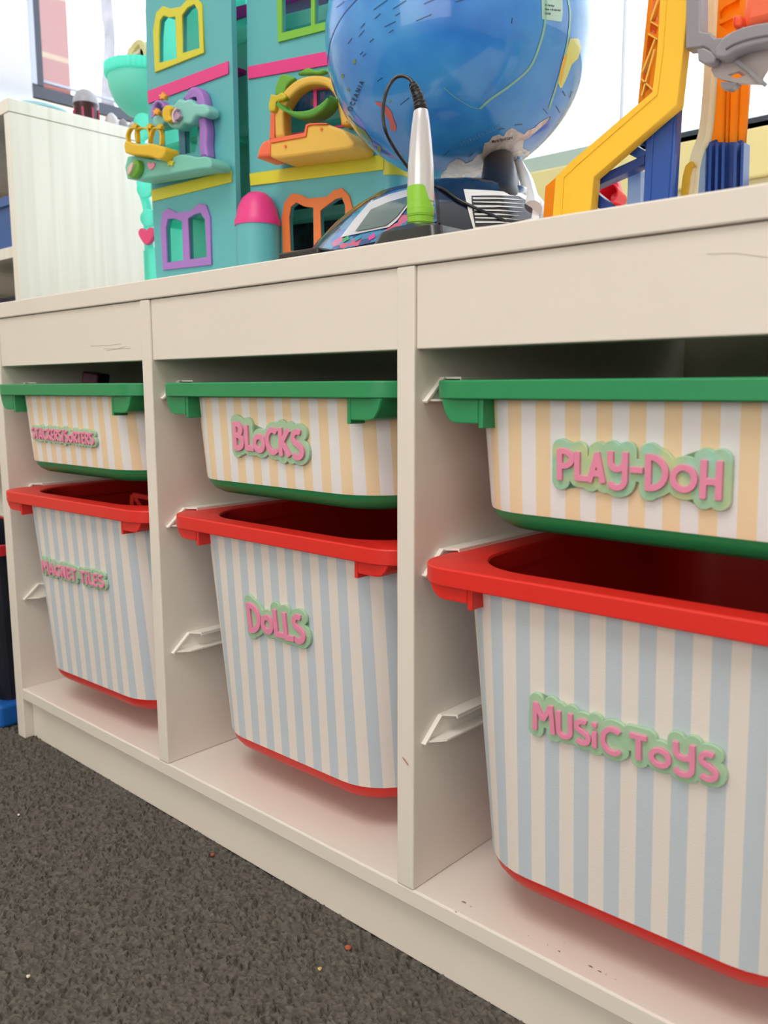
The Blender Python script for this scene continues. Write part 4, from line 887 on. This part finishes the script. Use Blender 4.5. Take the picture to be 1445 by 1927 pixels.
# arm from base to ball
def disk(c, n, r, k=24):
    n = np.array(n)/np.linalg.norm(n); e = np.cross(n, (0, 1, 0)); e /= np.linalg.norm(e); f = np.cross(n, e); return [c+(e*math.cos(t)+f*math.sin(t))*r for t in np.linspace(0, 2*math.pi, k, endpoint=False)]
T = onball(938, 302); B = np.array(onbase(948, 368))+e2*.020; B[2] -= .004
dirn = T-B
rg = [disk(B+dirn*t+np.array([0, 0, .0]), dirn+np.array([0, 0, .02]), r) for t, r in ((-.05, .0188), (.1, .0182), (.35, .0172), (.6, .016), (.85, .0145), (1.0, .0135), (1.08, .0125))]
rg = rg[1:]
for t, r, wz, dz in ((.02, .0192, .5, -.001), (-.05, .0202, .85, -.006), (-.1, .0212, 1., -.016)):
    nn = dirn/np.linalg.norm(dirn)*(1-wz)+np.array([0, 0, 1.])*wz; rg = [disk(B+dirn*t+np.array([0, 0, dz]), nn, r)]+rg
ob('support_arm', loft(bmesh.new(), rg), mat('satin black plastic', '#0e0f16', .38), gl, True)
q0 = np.array(onbase(1000, 392)); q2 = onball(968, 306)+e1*.003; q1 = (q0+q2)/2+e1*.002
tube('arm_trim', [q0-np.array([0, 0, .002]), q0*.7+q1*.3, q1, q2*.6+q1*.4, q2], lambda t: .0085-.004*t, mat('white gloss trim', '#e8e8ea'), gl, 16, 4)
# ------------------------------------------------------------------ PEN in its holder, with cord
pc = np.array([.6208, .06]); zp = lambda py: float(.6641+(py-205)*(.5813-.6641)/(422-205))
pen = thing('reading_pen', 'silver and lime reading pen with a black cord standing in front of the globe', 'pen', (pc[0], pc[1], .575))
ps = [(425, 21), (400, 23), (375, 23.5), (345, 24), (310, 23), (270, 20), (235, 16.5), (212, 13.5), (207, 12)]
k_ = .667/FPX
lathe('barrel', [(.001, zp(433))]+[(w_*k_, zp(y)) for y, w_ in ps]+[(.001, zp(206))], (pc[0], pc[1], 0), SILV, pen, 40)
lathe('grip', [(.001, zp(428)), (21.5*k_, zp(427)), (22.5*k_, zp(420)), (24*k_, zp(400)), (24.3*k_, zp(386)), (23.6*k_, zp(385.5))], (pc[0], pc[1], 0), LIME, pen, 40)
# taller left cheek of the grip
bm = bmesh.new(); top = [(-2.6, 352), (-1.9, 350), (-1.2, 352), (-.95, 366), (-.7, 385), (-.3, 390)]
cols = []
for t in np.linspace(-3.05, -.25, 22):
    yy = np.interp(t, [-3.05, -1.9, -1.35, -1.05, -.7, -.25], [350, 349, 350, 372, 384, 388])
    c_, s_ = math.cos(t), math.sin(t); d1 = e1*c_+(-e2)*(-s_)*1
    row = [bm.verts.new((pc[0]+d1[0]*24.6*k_, pc[1]+d1[1]*24.6*k_, z)) for z in (zp(yy), zp(390), zp(402))]
    cols.append(row)
for i in range(len(cols)-1):
    for j in range(2): bm.faces.new((cols[i][j], cols[i+1][j], cols[i+1][j+1], cols[i][j+1]))
bmesh.ops.recalc_face_normals(bm, faces=bm.faces[:]); ob('grip_cheek', bm, LIME, pen, True)
for y in (378, 392, 405, 417): lathe('grip_rib', [(23.6*k_, zp(y+1)), (24.8*k_, zp(y)), (23.6*k_, zp(y-1))], (pc[0], pc[1], 0), LIME, pen, 32, cap=False)
PP = Plane((0, .06, 0), 0)
sr = [PP.pt(*q) for q in ((792, 208), (790, 195), (786, 180), (781, 168), (776, 158))]
tube('strain_relief', sr, lambda t: .0052-.0024*t+.0004*math.sin(t*55), BLACK, pen, 16, 8)
cord = [(780, 164, 0), (772, 150, 0), (757, 143, .002), (742, 148, .006), (728, 170, .012), (721, 205, .015), (724, 240, .015), (738, 272, .008), (757, 300, -.005), (775, 325, -.016)]
cp = [PP.pt(x, y, w_) for x, y, w_ in cord]
tube('cord', cp, .0014, BLACK, pen, 10, 6)
cp = [np.array(onbase(x, y, .0018)) for x, y in ((812, 338+15), (835, 360), (860, 378), (890, 393), (920, 406), (950, 419))]
tube('cord', [PP.pt(790, 335, -.018)]+cp, .0013, BLACK, pen, 10, 5)
hd = thing('pen_holder', 'black wedge-shaped pen holder near the front edge, holding the silver pen', 'pen holder', (.628, .058, .5601))
rg = [[(.6+x, .058+y, z) for x, y in rr(a, b, -c, c, min(.008, c*.5), 5, 5)] for a, b, c, z in ((-.004, .063, .030, .5602), (-.004, .063, .030, .564), (.001, .058, .026, .5745), (.008, .040, .020, .5785))]
ob('block', loft(bmesh.new(), rg), BLACK, hd, True, None, 22)
lathe('collar', [(.0135, .577), (.0135, .5795), (.0125, .5815), (.0100, .5815)], (pc[0], pc[1], 0), BLACK, hd, 32, cap=False)
# ------------------------------------------------------------------ TOY TOWER on the right
PC = Plane((.75, .15, 0), 0); C6 = dict(sc=1445/445, ox=1000, oy=0)
tw = thing('toy_tower', 'tall yellow and blue plastic toy track tower with grey round deck, right of the globe', 'toy tower', (.74, .17, .5601))
def ts(name, loops, wf, t, m_, **k): return trace(name, k.pop('pl', PC), loops, wf, t, m_, tw, k.pop('sm', 0), k.pop('bevel', 0), C6['sc'], 1000, 0, **k)
def dn(x, w=0, pl=None): return down(pl or PC, 1000+x/C6['sc'], .5602, w)*C6['sc']
ts('yellow_beam', [[(105, dn(105)), (145, 1080), (240, 985), (735, 560), (765, 300), (800, -260), (985, -260), (925, 330), (890, 640), (380, 1080), (335, dn(335))]], 0, .011, CRNY, bevel=.001)
ts('beam_ridge', [ribbon([(165, dn(165)), (192, 1085), (280, 1000), (765, 575), (800, 300), (838, -260)], 9)], .0007, .0008, CRNY)
ts('beam_flange', [[(52, dn(52, -.012)), (85, 1140), (148, 1085), (108, dn(108, -.012))]], -.0115, .010, CRNO)  # orange here puts the shade on the yellow beam's side into the colour
ts('lattice_side', [[(650, 632), (705, 80), (740, -260), (805, -260), (768, 300), (735, 562)], [(715, 545), (745, 300), (752, 240), (712, 215), (672, 560), (668, 590)], [(722, 195), (760, 210), (772, 165), (728, 140)], [(730, 120), (772, 140), (788, -200), (760, -200)]], -.0115, .010, CRNO)  # side lattice, its shade coloured in as orange
for a_, b_ in (((672, 585), (750, 300)), ((712, 205), (768, 240)), ((722, 128), (775, 160)), ((725, 130), (790, -60)), ((668, 480), (740, 548)), ((676, 440), (752, 240))):
    ts('lattice_bar', [ribbon([a_, b_], 9)], -.009, .006, APR)
ts('lattice_back', [[(655, 632), (712, 60), (742, -260), (800, -260), (768, 300), (735, 562)]], -.023, .0015, CRNO)
ts('blue_column', [[(700, 795), (890, 640), (840, dn(840, -.012)), (668, dn(668, -.012))]], -.0115, .010, CRNB, bevel=.001)
ts('column_ridge', [ribbon([(745, 765), (706, dn(706))], 7)], -.0108, .0008, CRNB); ts('column_ridge', [ribbon([(868, 665), (812, dn(812))], 6)], -.0108, .0008, CRNB)
DBL = mat('deep blue plastic', '#173a86', .35)
ts('brace', [[(385, 1085), (690, 945), (690, 1000), (600, 1045), (372, 1145)]], -.013, .012, DBL, bevel=.0006)
ts('brace', [[(372, 1155), (500, 1260), (440, 1290), (352, 1235)]], -.013, .008, DBL)
ts('brace', [[(560, 925), (620, 875), (700, 930), (690, 950), (640, 965)]], -.014, .010, CRNB)
ts('brace', [[(640, 855), (700, 800), (700, 905)]], -.014, .010, DBL)
ts('pale_column', [[(590, 1060), (668, 1040), (660, dn(660, -.03)), (575, dn(575, -.03))]], -.03, .008, PALEB)
PC2 = Plane((.75, .215, 0), 0)
def t2(name, loops, wf, t, m_, **k): return ts(name, loops, wf, t, m_, pl=PC2, **k)
t2('orange_column', [[(1105, 460), (1120, 200), (1140, -260), (1350, -260), (1335, 300), (1328, 520), (1300, 880), (1265, 850), (1240, 872), (1180, 872), (1135, 865), (1130, 850), (1068, 880)]], 0, .004, CRNO)
for a_, b_ in (((1180, 510), (1170, 870)), ((1205, 480), (1195, 870)), ((1265, 500), (1250, 870))): t2('column_rib', [ribbon([a_, b_], 10)], .003, .003, CRNO)
DN2 = lambda x: dn(x, 0, PC2)
t2('blue_block', [[(1068, 880), (1105, 860), (1130, 852), (1134, 870), (1172, 868), (1240, 868), (1285, 855), (1300, 880), (1275, DN2(1275)), (1045, DN2(1045))]], .002, .006, DBL)
for x0_, x1_ in ((1095, 1075), (1134, 1118), (1172, 1160), (1246, 1235), (1290, 1270)): t2('block_rib', [ribbon([(x0_, 868), (x1_, DN2(x1_))], 17)], .010, .012, CRNB)
t2('pale_column', [[(1040, 910), (1066, 880), (1048, DN2(1048)), (985, DN2(985))]], .004, .006, PALEB)
t2('curved_strut', [ribbon([(1112, -260), (1088, 200), (1068, 560), (1040, 820), (980, 1020), (912, DN2(912))], 46, 5)], .012, .012, CLEARY)
t2('curved_strut', [ribbon([(985, 1000), (940, 1080), (895, DN2(895))], 34, 3)], .016, .006, CRNY)
t2('lattice_panel', [[(1135, -260), (1350, -260), (1300, 260), (1120, 230)], [(1150, 120), (1270, 60), (1275, -10), (1180, 40), (1150, 70)], [(1145, 150), (1200, 190), (1280, 170), (1285, 100), (1230, 110)]], .006, .004, CRNO)
gy = GREY
ts('bracket', [[(945, -200), (1030, -200), (1030, 192), (1090, 198), (1118, 232), (1165, 230), (1200, 205), (1260, 190), (1200, 330), (1130, 350), (1118, 348), (1080, 300), (1045, 285), (940, 296)]], .004, .014, gy, bevel=.001)
ts('bracket_lip', [[(1010, 300), (1050, 292), (1090, 310), (1130, 350), (1110, 382), (1060, 390), (1018, 370)]], .008, .010, gy, bevel=.001)
ts('curved_deck', [[(1120, 300), (1165, 236), (1220, 195), (1290, 165), (1370, 146), (1445, 134), (1600, 120), (1600, 250), (1445, 256), (1360, 272), (1290, 290), (1230, 318), (1185, 346), (1150, 350), (1120, 345)]], .012, .05, gy, bevel=.0012)
ts('deck_groove', [ribbon([(1185, 300), (1230, 272), (1300, 245), (1380, 226), (1445, 216), (1600, 205)], 9, 3)], .0128, .0008, mat('dark slot', '#5c5a64', .6))
ts('deck_plate', [[(1098, 430), (1110, 385), (1150, 350), (1230, 330), (1330, 290), (1445, 270), (1560, 262), (1560, 420), (1445, 405), (1405, 470), (1400, 512), (1250, 506), (1160, 485), (1115, 465)], [(1198, 455), (1272, 432), (1312, 460), (1250, 480)]], -.002, .004, mat('light grey plastic', '#b9aeb0', .4, transl=.1))
ts('deck_rail', [ribbon([(1250, 370), (1330, 430), (1408, 505)], 26)], .002, .008, gy)
ts('deck_clip', [[(1155, 500), (1260, 505), (1210, 545), (1160, 538)]], -.002, .008, gy)
ct = trace('toy_capsule', Plane((.75, .175, 0), 0), [[(1270, 190), (1285, 90), (1300, -60), (1560, -60), (1560, 130), (1440, 140), (1350, 160)]], 0, .05, CORAL, None, 0, .006, C6['sc'], 1000, 0)
tag(ct, 'large coral plastic capsule standing on the grey round deck, top right', 'toy')
kn = trace('round_knob', Plane((.75, .168, 0), 0), [[(1232, 165), (1228, 105), (1250, 90), (1282, 95), (1278, 160)]], 0, .02, mat('vivid red orange plastic', '#fb5226', .4), ct, 3, .002, C6['sc'], 1000, 0)
# red piece behind the blue lattice, on the bench top
PRr = Plane((.7, .36, 0), 0)
rd = thing('toy_cup', 'bright red toy cup behind the blue lattice of the tower', 'toy cup', tuple(PRr.pt(1147, 372)*np.array([1, 1, 0])+np.array([0, 0, .5601])))
REDT = mat('bright crimson plastic', '#f01f3c', .35)
c_ = PRr.pt(1145, 364); rr_ = float(abs(PRr.pt(1163, 364)[0]-c_[0]))
lathe('cup', [(rr_*.7, -.03), (rr_, 0), (rr_*1.0, .001), (rr_*.85, .001), (rr_*.55, -.02), (.001, -.022)], c_, REDT, rd, 36, axis=(.1, -1, .05))
trace('cup_stand', PRr, [[(450, 1110), (520, 1100), (548, 1200), (552, down(PRr, 1169)*C6['sc']), (430, down(PRr, 1133)*C6['sc'])]], -.024, .008, REDT, rd, 0, .001, C6['sc'], 1000, 0)
